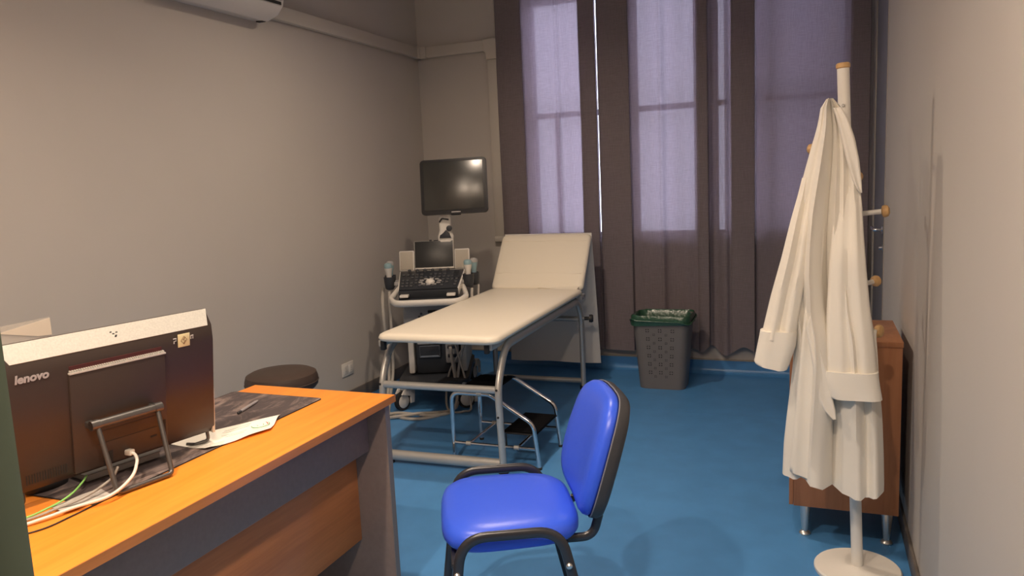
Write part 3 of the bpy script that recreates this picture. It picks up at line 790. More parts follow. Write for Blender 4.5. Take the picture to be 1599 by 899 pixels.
for yy in (0.13, 0.40):
    bm = NB()
    tube(bm, [V(mh, (-0.31 + 0.62 * k / 12, yy + 0.004 * math.sin(k), 0.0368)) for k in range(13)], 0.0016, 6)
    obj('cover_crease', bm, VINYLW, bk)
# folded corner of the cover where the back meets the flat part
bm = NB(); c0 = [V(mh, (0.05, 0.065, 0.043)), V(mh, (0.31, 0.02, 0.045)), V(mh, (0.30, -0.02, 0.06)), V(mh, (0.02, 0.01, 0.044))]
c1 = [p + Vector((0, 0.004, -0.006)) for p in c0]; loft(bm, [c0, c1]); obj('cover_fold', bm, VINYLW, bk)
bm = NB()
tube(bm, [V(mh, (-0.25, 0.02, -0.025)), V(mh, (-0.25, 0.44, -0.025)), V(mh, (0.25, 0.44, -0.025)), V(mh, (0.25, 0.02, -0.025))], 0.012, 10); obj('back_frame', bm, GREYMET, t)
bm = NB(); box(bm, 0.285, 0.335, 1.56, 1.66, ZR + 0.012, ZR + 0.045, 0.006); obj('hinge_bracket', bm, USG, t)
# cover hanging down behind the head end (a sheet with two faces)
hp = V(mh, (0, 0.465, 0.03))
bm = NB(); rows = []
NXs, NZs = 16, 14
for th in (0.0, 0.003):
    rr = []
    for j in range(NZs + 1):
        f = j / NZs
        z = hp.z - (hp.z - 0.12) * f
        row = []
        for i in range(NXs + 1):
            u = -1 + 2 * i / NXs
            y = hp.y + 0.012 + 0.055 * math.sin(f * PI * 0.5) + 0.010 * math.sin(u * 5 + f * 2) * f + th
            row.append(bm.verts.new((0.325 * u + 0.02 * f * (0.3 + u), y, z - 0.02 * f * u * 0)))
        rr.append(row)
    rows.append(rr)
for rr in rows:
    for j in range(NZs):
        for i in range(NXs):
            bm.faces.new((rr[j][i], rr[j][i + 1], rr[j + 1][i + 1], rr[j + 1][i]))
for i in range(NXs):
    for j in (0, NZs): bm.faces.new((rows[0][j][i], rows[0][j][i + 1], rows[1][j][i + 1], rows[1][j][i]))
for j in range(NZs):
    for i in (0, NXs): bm.faces.new((rows[0][j][i], rows[0][j + 1][i], rows[1][j + 1][i], rows[1][j][i]))
obj('hanging_cover', bm, SHEETW, t, label='white cover hanging down behind the raised head', smooth=60)

# ------------------------------------------------------------------ step stool under the couch
t = thing('step_stool', 'two-step chrome step stool pushed under the couch', 'step stool', (-1.53, 3.65, 0), math.radians(0))
for y in (-0.175, 0.175):
    bm = NB()
    tube(bm, fillet([(-0.235, y, 0), (-0.235, y, 0.375), (-0.02, y, 0.375), (0.215, y, 0.235), (0.24, y, 0)], [0, 0.05, 0.06, 0.07, 0], 7), 0.0115, 12); fr = obj('side_loop', bm, CHROME, t)
    for x in (-0.235, 0.24):
        bm = NB(); lathe(bm, [(0.0125, 0.0004), (0.0125, 0.012), (0.0118, 0.013)], m=T(x, y, 0), seg=14); obj('rubber_foot', bm, BLACKR, fr)
    bm = NB(); tube(bm, [(-0.235, y, 0.105), (0.235, y, 0.105)], 0.009, 10); obj('side_bar', bm, CHROME, t)
    for x, z, r in ((-0.15, 0.105, 0.012), (0.12, 0.105, 0.012), (-0.075, 0.375, 0.0135)):
        bm = NB(); lathe(bm, [(r, -0.013), (r, 0.013)], m=T(x, y, z) @ RY(90), seg=10); obj('bracket', bm, GREYMET, t)
for x in (-0.15, 0.12):
    bm = NB(); tube(bm, [(x, -0.17, 0.100), (x, 0.17, 0.100)], 0.009, 10); obj('cross_bar', bm, CHROME, t)
bm = NB(); box(bm, -0.215, -0.02, -0.158, 0.158, 0.372, 0.387, 0.004); TREAD = mat('black_tread_shaded', (0.004, 0.004, 0.005), 0.95, spec=0.1); obj('upper_tread', bm, TREAD, t)  # black rubber, darkened further to stand in for shade under the couch
bm = NB(); box(bm, 0.045, 0.225, -0.158, 0.158, 0.172, 0.187, 0.004); obj('lower_tread', bm, TREAD, t)
for y in (-0.165, 0.165):
    bm = NB(); tube(bm, [(0.228, y, 0.176), (0.06, y, 0.176), (0.06, y, 0.11)], 0.005, 8); obj('tread_support', bm, BLACKP, t)

# ------------------------------------------------------------------ waste bin
t = thing('waste_bin', 'tall grey perforated plastic bin standing in front of the curtain', 'bin', (-0.972, 5.19, 0), math.radians(0))
BH = 0.50
def binring(z, grow=0.0):
    f = z / BH
    w_ = 0.31 + 0.075 * f + grow * 2; d_ = 0.235 + 0.055 * f + grow * 2
    return [(x, y, z) for x, y in rrect(w_, d_, 0.055, 6)]
bm = NB()
loft(bm, [binring(0.0005), binring(0.012, 0.0005), binring(0.25), binring(BH - 0.03), binring(BH - 0.029, 0.006), binring(BH, 0.006), binring(BH, -0.004), binring(0.25, -0.004), binring(0.02, -0.004)], cap0=True, cap1=True)
obj('bin_body', bm, BINM, t)
bm = NB()
def hole(cx, z, s):
    f = z / BH
    y = -(0.235 + 0.055 * f) / 2
    for dx, dz in ((-s, -s), (s, -s), (-s, s), (s, s)):
        m = T(cx + dx, y, z + dz) @ RX(3.2) @ RY(45 if dx * dz > 0 else -45)
        box(bm, -s * 0.62, s * 0.62, -0.0012, 0.004, -s * 0.38, s * 0.38, m=m)
for r_ in range(6):
    for c_ in (-1, 0, 1): hole(c_ * (0.070 + 0.003 * r_), 0.118 + r_ * 0.0585, 0.0075)
    for c_ in (-1, 1): hole(c_ * (0.036 + 0.001 * r_), 0.090 + r_ * 0.0585, 0.0048)
o = obj('dark_hole_plugs', bm, DARKSLOT, t); o['kind'] = 'stuff'  # solid near-black plugs: the shade inside the holes is put into colour
t = thing('bin_liner', 'green plastic bag liner folded over the rim of the grey bin', 'bin liner', (-0.972, 5.19, 0))
bm = NB()
def lring(z, grow, wob, sd):
    out = []
    for k, (x, y, zz) in enumerate(binring(z, grow)):
        n1 = mnoise.noise(Vector((x * 14 + sd, y * 14, sd))); n2 = mnoise.noise(Vector((x * 9, y * 9 + sd, 4.0 + sd)))
        out.append((x * (1 + wob * 0.25 * n1), y * (1 + wob * 0.25 * n1), z + wob * 0.12 * n2))
    return out
loft(bm, [lring(BH - 0.050, 0.011, 0.22, 1), lring(BH - 0.036, 0.012, 0.20, 5), lring(BH - 0.018, 0.010, 0.12, 9), lring(BH + 0.003, 0.009, 0.06, 2), lring(BH + 0.008, 0.003, 0.14, 3), lring(BH + 0.006, -0.006, 0.20, 7), lring(BH - 0.03, -0.012, 0.25, 11), lring(BH - 0.07, -0.020, 0.30, 8), lring(BH - 0.16, -0.03, 0.35, 6), lring(0.18, -0.03, 0.2, 4)], cap0=False, cap1=True)
obj('bag', bm, LINER, t, smooth=70)
bm = NB()
pts = [(x * 1.0, y, BH - 0.028 + 0.015 * math.sin(k * 0.45)) for k, (x, y, z) in enumerate(binring(BH - 0.03, 0.017))]
tube(bm, pts, 0.005, 8, closed=True); obj('twisted_band', bm, LINER, t)

# ------------------------------------------------------------------ cabinet by the right wall
t = thing('side_cabinet', 'brown wooden cabinet on metal feet against the right wall behind the coat', 'cabinet', (0.1145, 3.30, 0))
zb, zt = 0.125, 0.80
bm = NB(); box(bm, -0.1875, 0.1875, -0.22, -0.202, zb, zt - 0.0205, 0.001); obj('side_panel', bm, CABWOOD, t)
bm = NB(); box(bm, -0.1875, 0.1875, 0.202, 0.22, zb, zt - 0.0205, 0.001); obj('side_panel', bm, CABWOOD, t)
bm = NB(); box(bm, 0.17, 0.1875, -0.2015, 0.2015, zb, zt - 0.0205, 0.001); obj('back_panel', bm, CABWOOD, t)
bm = NB(); box(bm, -0.1875, 0.1695, -0.2015, 0.2015, zb, zb + 0.018, 0.001); obj('bottom_panel', bm, CABWOOD, t)
bm = NB(); box(bm, -0.207, 0.19, -0.224, 0.224, zt - 0.020, zt, 0.0015); obj('cabinet_top', bm, CABWOOD, t)
for y0, y1, hy_ in ((-0.2185, -0.0015, -0.03), (0.0015, 0.2185, 0.03)):
    bm = NB(); box(bm, -0.2045, -0.1885, y0, y1, zb + 0.002, zt - 0.023, 0.0012); dd = obj('door', bm, CABWOOD, t)
for x in (-0.145, 0.15):
    for y in (-0.195, 0.185):
        bm = NB(); lathe(bm, [(0.021, 0.0005), (0.022, 0.006), (0.018, 0.012), (0.0115, 0.016), (0.013, 0.03), (0.019, 0.10), (0.021, 0.1245)], m=T(x, y, 0), seg=20); obj('foot', bm, ALU, t)

# ------------------------------------------------------------------ coat rack
t = thing('coat_rack', 'white standing coat rack with beech knobs beside the right wall', 'coat rack', (0.150, 2.842, 0))
bm = NB(); lathe(bm, [(0.143, 0.0005), (0.146, 0.006), (0.146, 0.016), (0.141, 0.022), (0.03, 0.026), (0.02, 0.030)], seg=48); obj('base', bm, RACKW, t)
PT = Vector((-0.070, 0.022, 1.775)); P0 = Vector((0, 0, 0.024))
def pole(z): return P0.lerp(PT, (z - P0.z) / (PT.z - P0.z))
bm = NB(); tube(bm, [pole(0.026), pole(1.775)], 0.0195, 24); obj('pole', bm, RACKW, t)
bm = NB(); lathe(bm, [(0.0200, 0), (0.0225, 0.003), (0.0225, 0.014), (0.019, 0.018)], m=aim(pole(1.7752), PT - P0), seg=24); obj('top_cap', bm, KNOBW, t)
def peg(z, d, ln, kr=0.020):
    p = pole(z); d = Vector(d).normalized()
    bm = NB(); tube(bm, [p + d * 0.018, p + d * ln], 0.0085, 12); pg = obj('peg', bm, RACKW, t)
    bm = NB(); lathe(bm, [(0.010, 0), (kr * 0.9, 0.004), (kr, 0.012), (kr * 0.85, 0.021), (kr * 0.4, 0.026)], m=aim(p + d * ln, d), seg=20); obj('knob', bm, KNOBW, pg)
peg(1.618, (-0.40, -0.92, 0.06), 0.105, 0.018)                # carries the coat
peg(1.505, (-1, 0.25, 0.10), 0.100, 0.018)
peg(1.405, (0.45, 1, 0.10), 0.080, 0.020)
peg(1.285, (1, -0.10, 0.10), 0.105, 0.021)
peg(1.035, (0.85, 0.55, 0.16), 0.092, 0.020)
peg(0.890, (0.95, -0.50, 0.05), 0.085, 0.023)
bm = NB(); lathe(bm, [(0.005, 0), (0.0055, 0.004), (0.003, 0.006)], m=aim(pole(1.652) + Vector((-0.004, -0.0195, 0)), (0, -1, 0)), seg=12); obj('screw', bm, ALU, t)

# ------------------------------------------------------------------ white coat hanging on the rack
coat = thing('white_coat', 'white doctor coat with turned back cuffs hanging from the coat rack', 'coat', (0.05, 2.74, 0))
OX, OY = 0.05, 2.74
def interp(rows, z):
    for (za, a0, a1), (zb_, b0_, b1_) in zip(rows[:-1], rows[1:]):
        if za >= z >= zb_:
            f = (za - z) / (za - zb_) if za > zb_ else 0
            f2 = f
            return a0 + (b0_ - a0) * f2, a1 + (b1_ - a1) * f2
    return rows[-1][1:] if z < rows[-1][0] else rows[0][1:]
def smooth_rows(rows, n):
    pts = catmull([Vector((r[1], r[2], r[0])) for r in rows], 6)
    return pts
def drape(name, rows, yc, dep, folds, amp, parent, n=56, nr=46, hem=None, squash=0.75, top_pinch=0.0, label=None, sd=0.0, open_ends=False):
    """rows: (z, xleft, xright) from top to bottom; dep(f) half depth; folds: list of (freq, phase, weight)"""
    z0, z1 = rows[0][0], rows[-1][0]
    bm = NB(); rings = []
    for j in range(nr + 1):
        f = j / nr
        z = z0 + (z1 - z0) * f
        xl, xr = interp(rows, z)
        cx = (xl + xr) / 2 - OX; hw_ = (xr - xl) / 2
        d = dep(f)
        ring = []
        for k in range(n):
            q = 2 * PI * k / n
            ux = math.cos(q); uy = math.sin(q)
            sx = math.copysign(abs(ux) ** squash, ux); sy = math.copysign(abs(uy) ** squash, uy)
            x = cx + hw_ * sx
            y = d * sy
            fo = sum(w_ * math.sin(fr * sx * PI + ph + 0.8 * math.sin(f * 2.5 + ph)) for fr, ph, w_ in folds)
            nz = mnoise.noise(Vector((x * 9 + sd, z * 3.0, sd))) * 0.6
            y += amp(f) * (fo + nz) * (1.0 if sy < 0 else 0.5) * (1 - abs(sx) ** 4)
            zz = z
            if hem and f > 0.8:
                zz = z + (hem(x + OX) - z1) * ((f - 0.8) / 0.2)
            ring.append((x, (yc(f) if callable(yc) else yc) - OY + y, zz))
        rings.append(ring)
    loft(bm, rings, cap0=not open_ends, cap1=not open_ends)
    return obj(name, bm, COATM, parent, label=label, smooth=80)
body_rows = [(1.668, 0.027, 0.049), (1.664, 0.019, 0.057), (1.655, 0.013, 0.066), (1.640, 0.010, 0.073), (1.617, 0.007, 0.081), (1.575, -0.001, 0.097), (1.514, -0.018, 0.114), (1.452, -0.034, 0.125), (1.390, -0.049, 0.132), (1.306, -0.069, 0.141), (1.221, -0.080, 0.146), (1.114, -0.088, 0.154), (0.984, -0.083, 0.167), (0.896, -0.070, 0.184), (0.808, -0.068, 0.193), (0.719, -0.076, 0.203), (0.606, -0.088, 0.213), (0.492, -0.098, 0.219), (0.40, -0.101, 0.222), (0.372, -0.102, 0.222)]
def hemf(x):
    return 0.392 if x < 0.0 else 0.392 - 0.042 * min(1, max(0, x / 0.12)) + (0.014 * max(0, (x - 0.17) / 0.05))
bodyc = drape('coat_body', body_rows, 2.738, lambda f: 0.030 + 0.045 * min(1, f * 2.2), [(2.0, 0.6, 0.8), (3.3, 2.0, 0.8), (6.4, 1.0, 0.6)], lambda f: 0.013 + 0.019 * min(1, f * 1.6), coat, hem=hemf, sd=1.0)
lrows = [(1.42, -0.044, 0.004), (1.371, -0.055, 0.000), (1.287, -0.077, -0.008), (1.157, -0.107, -0.020), (1.026, -0.141, -0.040), (0.885, -0.172, -0.060)]
ls = drape('sleeve', lrows, lambda f: 2.690 + 0.03 * max(0, 1 - f * 3.0), lambda f: 0.003 + 0.022 * min(1, f * 3.0) + 0.017 * f, [(1.5, 0.5, 0.7), (2.6, 1.5, 0.7)], lambda f: 0.009 + 0.004 * f, coat, n=36, nr=26, sd=3.0)
drape('turned_cuff', [(0.912, -0.174, -0.056), (0.900, -0.1755, -0.055), (0.86, -0.183, -0.059), (0.80, -0.194, -0.078), (0.785, -0.190, -0.085)], 2.690, lambda f: 0.046 + 0.002 * f, [(1.5, 0.8, 0.6)], lambda f: 0.005, ls, n=36, nr=14, sd=5.0, hem=lambda x: 0.798 - 0.22 * (x + 0.194) if x < -0.12 else 0.780)
rrows = [(1.40, 0.064, 0.126), (1.349, 0.058, 0.134), (1.247, 0.048, 0.141), (1.124, 0.040, 0.151), (0.998, 0.035, 0.164), (0.872, 0.033, 0.180), (0.762, 0.032, 0.190)]
rs = drape('sleeve', rrows, lambda f: 2.665 + 0.04 * max(0, 1 - f * 2.6), lambda f: 0.003 + 0.020 * min(1, f * 3.0) + 0.017 * f, [(1.2, 2.0, 0.7), (2.6, 0.5, 0.6)], lambda f: 0.009 + 0.004 * f, coat, n=36, nr=28, sd=7.0)
drape('turned_cuff', [(0.790, 0.028, 0.192), (0.775, 0.0275, 0.193), (0.74, 0.034, 0.198), (0.70, 0.047, 0.205)], 2.660, lambda f: 0.046, [(1.2, 2.2, 0.6)], lambda f: 0.005, rs, n=36, nr=12, sd=9.0)
drape('collar_lapel', [(1.636, 0.046, 0.072), (1.60, 0.058, 0.092), (1.54, 0.072, 0.112), (1.47, 0.088, 0.126), (1.40, 0.108, 0.134), (1.365, 0.126, 0.136)], 2.690, lambda f: 0.010 + 0.008 * math.sin(PI * min(1, f)), [(1.0, 1.0, 0.8)], lambda f: 0.006, bodyc, n=28, nr=18, sd=11.0)
drape('belt_end', [(0.986, -0.013, -0.005), (0.935, -0.028, 0.001), (0.876, -0.018, 0.015), (0.792, -0.004, 0.039), (0.706, 0.005, 0.055), (0.655, 0.030, 0.066), (0.628, 0.056, 0.068)], 2.643, lambda f: 0.010, [(1.0, 0.5, 0.8)], lambda f: 0.004, bodyc, n=24, nr=24, sd=13.0)
drape('front_flap', [(1.30, -0.004, 0.030), (1.10, -0.022, 0.022), (0.90, -0.040, 0.012), (0.70, -0.056, 0.004), (0.50, -0.070, 0.008), (0.40, -0.076, 0.012)], lambda f: 2.672 + 0.035 * max(0, 1 - f * 3.0), lambda f: 0.003 + 0.011 * min(1, f * 3), [(1.0, 2.5, 0.8)], lambda f: 0.006, bodyc, n=28, nr=34, sd=17.0, hem=lambda x: 0.425 - 0.35 * (x + 0.076))
drape('pocket_flare', [(0.915, 0.158, 0.189), (0.90, 0.160, 0.187), (0.84, 0.170, 0.192), (0.74, 0.184, 0.199)], 2.715, lambda f: 0.016, [(1.0, 0.2, 0.4)], lambda f: 0.003, bodyc, n=24, nr=14, sd=19.0)

# ------------------------------------------------------------------ blue visitor chair
# local frame: +x is the way the sitter faces, z up
ch = thing('visitor_chair', 'blue vinyl visitor chair on a black tube frame in front of the desk', 'chair', (-0.875, 2.06, 0), math.radians(207))
t = ch
ZS = 0.425
ol = []
for k in range(48):
    q = 2 * PI * k / 48
    c, s = math.cos(q), math.sin(q)
    e = 0.52
    x = 0.205 * math.copysign(abs(c) ** e, c); y = 0.225 * math.copysign(abs(s) ** e, s)
    y *= 1 + 0.05 * (x / 0.205)
    ol.append((x, y))
bm = NB(); cushion(bm, ol, [(0.03, 0), (0.008, 0.004), (0.0, 0.016), (0.0, 0.032), (0.006, 0.048), (0.022, 0.060), (0.06, 0.067), (0.12, 0.070), (0.18, 0.071)], m=T(0, 0, ZS)); seat = obj('seat', bm, BLUEV, t, smooth=70)
bm = NB(); cushion(bm, ol, [(0.04, 0), (0.025, 0.006)], m=T(0, 0, ZS - 0.0065)); obj('seat_board', bm, BLACKP, t)
# backrest: padded front plus black shell, bent about a vertical axis
def back_outline():
    out = []
    for k in range(56):
        q = 2 * PI * k / 56
        c, s = math.cos(q), math.sin(q)
        e = 0.50
        y = 0.215 * math.copysign(abs(c) ** e, c); z = 0.182 * math.copysign(abs(s) ** e, s)
        y *= 1 - 0.10 * max(0, z / 0.17) + 0.0 * z
        out.append((y, z))
    return out
REC = -17
mb = T(-0.288, 0, 0.636) @ RY(REC)
def bend(bm_, k=0.45):
    pass
def backpad(bm, prof):
    ol = back_outline()
    w_, h_ = 0.43, 0.364
    rings = []
    for ins, d in prof:
        sx = (w_ - 2 * ins) / w_; sz = (h_ - 2 * ins) / h_
        rings.append([(d + 0.55 * (y * sx) ** 2 - 0.020 * (z / 0.17) * 0 + 0.35 * max(0, -z * sz) ** 2 * 0, y * sx, z * sz) for y, z in ol])
    loft(bm, rings, m=mb)
bm = NB(); backpad(bm, [(0.004, 0.0), (0.0, 0.010), (0.002, 0.022), (0.012, 0.036), (0.035, 0.045), (0.08, 0.049), (0.13, 0.050), (0.165, 0.0505)]); bp = obj('backrest', bm, BLUEV, t, smooth=70)
bm = NB(); backpad(bm, [(0.06, -0.040), (0.025, -0.039), (0.006, -0.034), (-0.003, -0.020), (-0.003, -0.001), (0.01, -0.0005)]); obj('back_shell', bm, SHELLB, t, smooth=50)
bm = NB(); ol_b = back_outline(); tube(bm, [V(mb, (0.0 + 0.55 * y * y, y * 1.008, z * 1.008)) for y, z in ol_b], 0.0022, 6, closed=True); obj('piping', bm, mat('piping_grey', (0.20, 0.20, 0.23), 0.5), bp)
FL = (0.0095, 0.015)
for s in (-1, 1):
    y = s * 0.248
    bm = NB(); tube(bm, fillet([(0.215, y * 1.04, 0.0), (0.150, y, 0.488), (-0.125, y, 0.488), (-0.235, y * 1.04, 0.0)], [0, 0.085, 0.085, 0], 9), 0.012, 14, flat=FL, up=(0, 1, 0)); lf = obj('leg_loop', bm, BLACKT, t)
    for xx in (0.215, -0.235):
        bm = NB(); box(bm, xx - 0.016, xx + 0.016, y * 1.04 - 0.012, y * 1.04 + 0.012, 0.0005, 0.022, 0.004); obj('rubber_foot', bm, BLACKR, lf)
for x, z in ((0.166, 0.398), (-0.145, 0.398)):
    bm = NB(); box(bm, x - 0.014, x + 0.014, -0.236, 0.236, z - 0.004, z + 0.014, 0.004); cb = obj('cross_bar', bm, BLACKT, t)
    for s in (-1, 1):
        bm = NB(); lathe(bm, [(0.009, 0), (0.009, 0.006), (0.005, 0.010)], m=aim((x, s * 0.2585, z - 0.010), (0, s, 0)), seg=12); obj('bolt', bm, ALU, cb)
for s in (-1, 1):
    y = s * 0.135
    bm = NB(); tube(bm, fillet([(0.17, y, ZS - 0.017), (-0.238, y, ZS - 0.017), V(mb, (-0.018, y, -0.165))], [0, 0.06, 0], 8), 0.012, 12, flat=(0.009, 0.014), up=(0, 1, 0)); obj('back_support', bm, BLACKT, t)
    bm = NB(); box(bm, 0.08, 0.15, y - 0.012, y + 0.012, ZS - 0.0155, ZS - 0.0068, 0.001); obj('seat_bracket', bm, BLACKT, t)

# ------------------------------------------------------------------ ultrasound machine
# local frame: x right, -y towards the operator, origin on the floor under the centre
us = thing('ultrasound_machine', 'wheeled ultrasound machine with black monitor in the far left corner', 'ultrasound', (-2.446, 4.655, 0), math.radians(21))
t = us
# castors
for x in (-0.21, 0.21):
    for y in (-0.38, 0.34):
        a = {(-1, -1): -38, (1, -1): -70, (-1, 1): 10, (1, 1): -15}[(int(math.copysign(1, x)), int(math.copysign(1, y)))]
        mw = T(x, y, 0.062) @ RZ(a)
        bm = NB(); lathe(bm, [(0.044, -0.016), (0.060, -0.014), (0.0615, 0), (0.060, 0.014), (0.044, 0.016)], m=mw @ RY(90), seg=32); wl = obj('castor_wheel', bm, BLACKR, t)
        bm = NB(); lathe(bm, [(0.010, -0.021), (0.040, -0.0195), (0.045, -0.016), (0.045, 0.016), (0.040, 0.0195), (0.010, 0.021)], m=mw @ RY(90), seg=28); obj('wheel_hub', bm, USW, wl)
        bm = NB(); extr(bm, [(-0.03, 0.05), (-0.005, 0.085), (0.05, 0.085), (0.085, 0.055), (0.075, -0.02), (0.045, -0.02), (0.050, 0.03)], 0.022, 0.036, 'x', m=mw, bev=0.003); extr(bm, [(-0.03, 0.05), (-0.005, 0.085), (0.05, 0.085), (0.085, 0.055), (0.075, -0.02), (0.045, -0.02), (0.050, 0.03)], -0.036, -0.022, 'x', m=mw, bev=0.003); box(bm, -0.036, 0.036, 0.0, 0.05, 0.068, 0.088, 0.004, m=mw)
        obj('castor_fork', bm, USW, wl)
# base
bm = NB(); ol = rrect(0.46, 0.82, 0.10); extr(bm, ol, 0.152, 0.195, 'z', m=T(0, -0.02, 0), bev=0.008); obj('base_plate', bm, USD, t)
bm = NB(); tube(bm, fillet([(-0.20, -0.41, 0.16), (-0.20, -0.30, 0.16), (0.20, -0.30, 0.16), (0.20, -0.41, 0.16)], 0.05), 0.018, 10); obj('foot_rail', bm, USG, t)
# body column
bm = NB(); box(bm, -0.13, 0.17, -0.22, 0.30, 0.196, 0.50, 0.02); col = obj('lower_body', bm, USD, t)
bm = NB(); box(bm, -0.175, -0.135, -0.235, 0.28, 0.205, 0.52, 0.010); obj('side_cover', bm, USW, t)
bm = NB(); box(bm, 0.175, 0.215, -0.22, 0.28, 0.205, 0.52, 0.010); obj('side_cover', bm, USW, t)
bm = NB(); box(bm, -0.20, 0.22, -0.215, 0.26, 0.505, 0.70, 0.025); ub = obj('upper_body', bm, USG, t)
for z in (0.655, 0.610, 0.575):
    bm = NB(); box(bm, -0.03, 0.20, -0.222, -0.214, z, z + 0.018, 0.002); obj('front_slot', bm, DARKSLOT, ub)
bm = NB()
for dx, dz in ((0, 0.012), (-0.014, -0.008), (0.014, -0.008)): lathe(bm, [(0.008, 0), (0.008, 0.006)], m=aim((-0.075 + dx, -0.2145, 0.595 + dz), (0, -1, 0)), seg=12)
o = obj('warning_mark', bm, USK, ub); o['kind'] = 'stuff'
# printer bay: pale drawer above a dark recorder
bm = NB(); box(bm, -0.11, 0.06, -0.25, -0.219, 0.405, 0.465, 0.008); pr = obj('printer', bm, USW, t)
bm = NB(); box(bm, -0.06, -0.02, -0.256, -0.2505, 0.42, 0.432, 0.002); obj('button', bm, USG, pr)
bm = NB(); box(bm, -0.105, 0.045, -0.243, -0.219, 0.31, 0.40, 0.004); rc = obj('recorder', bm, USD, t)
bm = NB(); tube(bm, [(-0.095, -0.2445, 0.318), (-0.095, -0.2445, 0.392), (0.036, -0.2445, 0.392), (0.036, -0.2445, 0.318)], 0.0018, 6, closed=True); box(bm, -0.09, 0.03, -0.2455, -0.243, 0.322, 0.326); obj('bezel_line', bm, ALU, rc)
bm = NB(); box(bm, 0.075, 0.165, -0.245, -0.219, 0.27, 0.46, 0.010); pw = obj('connector_block', bm, USG, t)
for z in (0.31, 0.37, 0.42):
    bm = NB(); box(bm, 0.09, 0.15, -0.252, -0.2455, z, z + 0.022, 0.003); obj('connector', bm, USD, pw)
# console
bm = NB(); box(bm, -0.10, 0.12, -0.20, 0.16, 0.70, 0.745, 0.012); obj('console_neck', bm, USG, t)
kb0, kb1 = Vector((0, -0.355, 0.795)), Vector((0, -0.085, 0.875))
ka = math.degrees(math.atan2(kb1.z - kb0.z, kb1.y - kb0.y))
MK = T(0, kb0.y, kb0.z) @ RX(ka)
LK = (kb1 - kb0).length
bm = NB()
extr(bm, [(-0.200, 0.0), (0.200, 0.0), (0.225, LK + 0.03), (-0.225, LK + 0.03)], -0.055, -0.004, 'z', m=MK, bev=0.006); con = obj('console_tray', bm, USW, t)
bm = NB(); extr(bm, [(-0.188, -0.012), (0.188, -0.012), (0.214, LK), (-0.214, LK)], -0.0035, 0.006, 'z', m=MK, bev=0.003); kb = obj('control_panel', bm, USD, t)
bm = NB(); extr(bm, [(-0.192, -0.030), (0.192, -0.030), (0.192, 0.0), (-0.192, 0.0)], -0.085, -0.0045, 'z', m=MK, bev=0.004); obj('palm_front', bm, USD, t)
bm = NB()
kz = 0.0062
key_pts = []
for r_ in range(5):
    yy = 0.030 + r_ * 0.045
    half = 0.168 + 0.02 * yy / LK
    for c_ in range(13):
        xx = -half + 2 * half * c_ / 12
        if abs(xx) < 0.05 and 0.05 < yy < 0.15: continue
        if random.random() < 0.12: continue
        key_pts.append((xx, yy))
kb_mesh = None
for xx, yy in key_pts:
    box(bm, xx - 0.009, xx + 0.009, yy - 0.012, yy + 0.012, kz, kz + 0.006, 0.002, m=MK, seg=1)
o = obj('keys', bm, USK, kb); o['kind'] = 'stuff'
for k in range(6):
    bm = NB(); lathe(bm, [(0.011, kz), (0.011, kz + 0.016), (0.008, kz + 0.018)], m=MK @ T(-0.15 + k * 0.052, LK - 0.018, 0), seg=14); obj('gain_knob', bm, USK, kb)
bm = NB(); box(bm, 0.150, 0.195, 0.13, LK - 0.04, kz, kz + 0.010, 0.003, m=MK)
for k in range(6): box(bm, 0.155, 0.190, 0.14 + k * 0.016, 0.146 + k * 0.016, kz + 0.010, kz + 0.016, m=MK)
obj('slider_bank', bm, USD, kb)
bm = NB(); lathe(bm, [(0.031, 0.0), (0.030, 0.010), (0.022, 0.020), (0.010, 0.0245), (0.002, 0.025)], m=MK @ T(0.005, 0.085, kz - 0.004), seg=24); obj('trackball', bm, USW, kb, label='pale trackball')
bm = NB()
for k in range(10):
    a = 2 * PI * k / 10 + 0.2
    box(bm, 0.005 + 0.062 * math.cos(a) - 0.014, 0.005 + 0.062 * math.cos(a) + 0.014, 0.085 + 0.05 * math.sin(a) - 0.006, 0.085 + 0.05 * math.sin(a) + 0.006, kz, kz + 0.008, 0.002, m=MK, seg=1)
o = obj('ring_keys', bm, USG, kb); o['kind'] = 'stuff'
# wrap-around handle
bm = NB(); hp_ = fillet([(-0.215, -0.20, 0.775), (-0.245, -0.36, 0.735), (-0.205, -0.455, 0.715), (0.205, -0.455, 0.715), (0.245, -0.36, 0.735), (0.215, -0.20, 0.775)], [0, 0.06, 0.10, 0.10, 0.06, 0], 8)
tube(bm, hp_, 0.02, 12, flat=(0.023, 0.016), up=(0, 0, 1)); obj('handle', bm, USW, t, label='wrap-around pale handle')
for x in (-0.15, 0.15):
    bm = NB(); box(bm, x - 0.028, x + 0.028, -0.425, -0.372, 0.748, 0.765, 0.004); obj('handle_clip', bm, USW, t)
bm = NB(); box(bm, -0.185, 0.185, -0.425, -0.385, 0.720, 0.737, 0.004); box(bm, -0.18, 0.18, -0.385, -0.30, 0.725, 0.735, 0.003); obj('paper_tray', bm, USD, t)
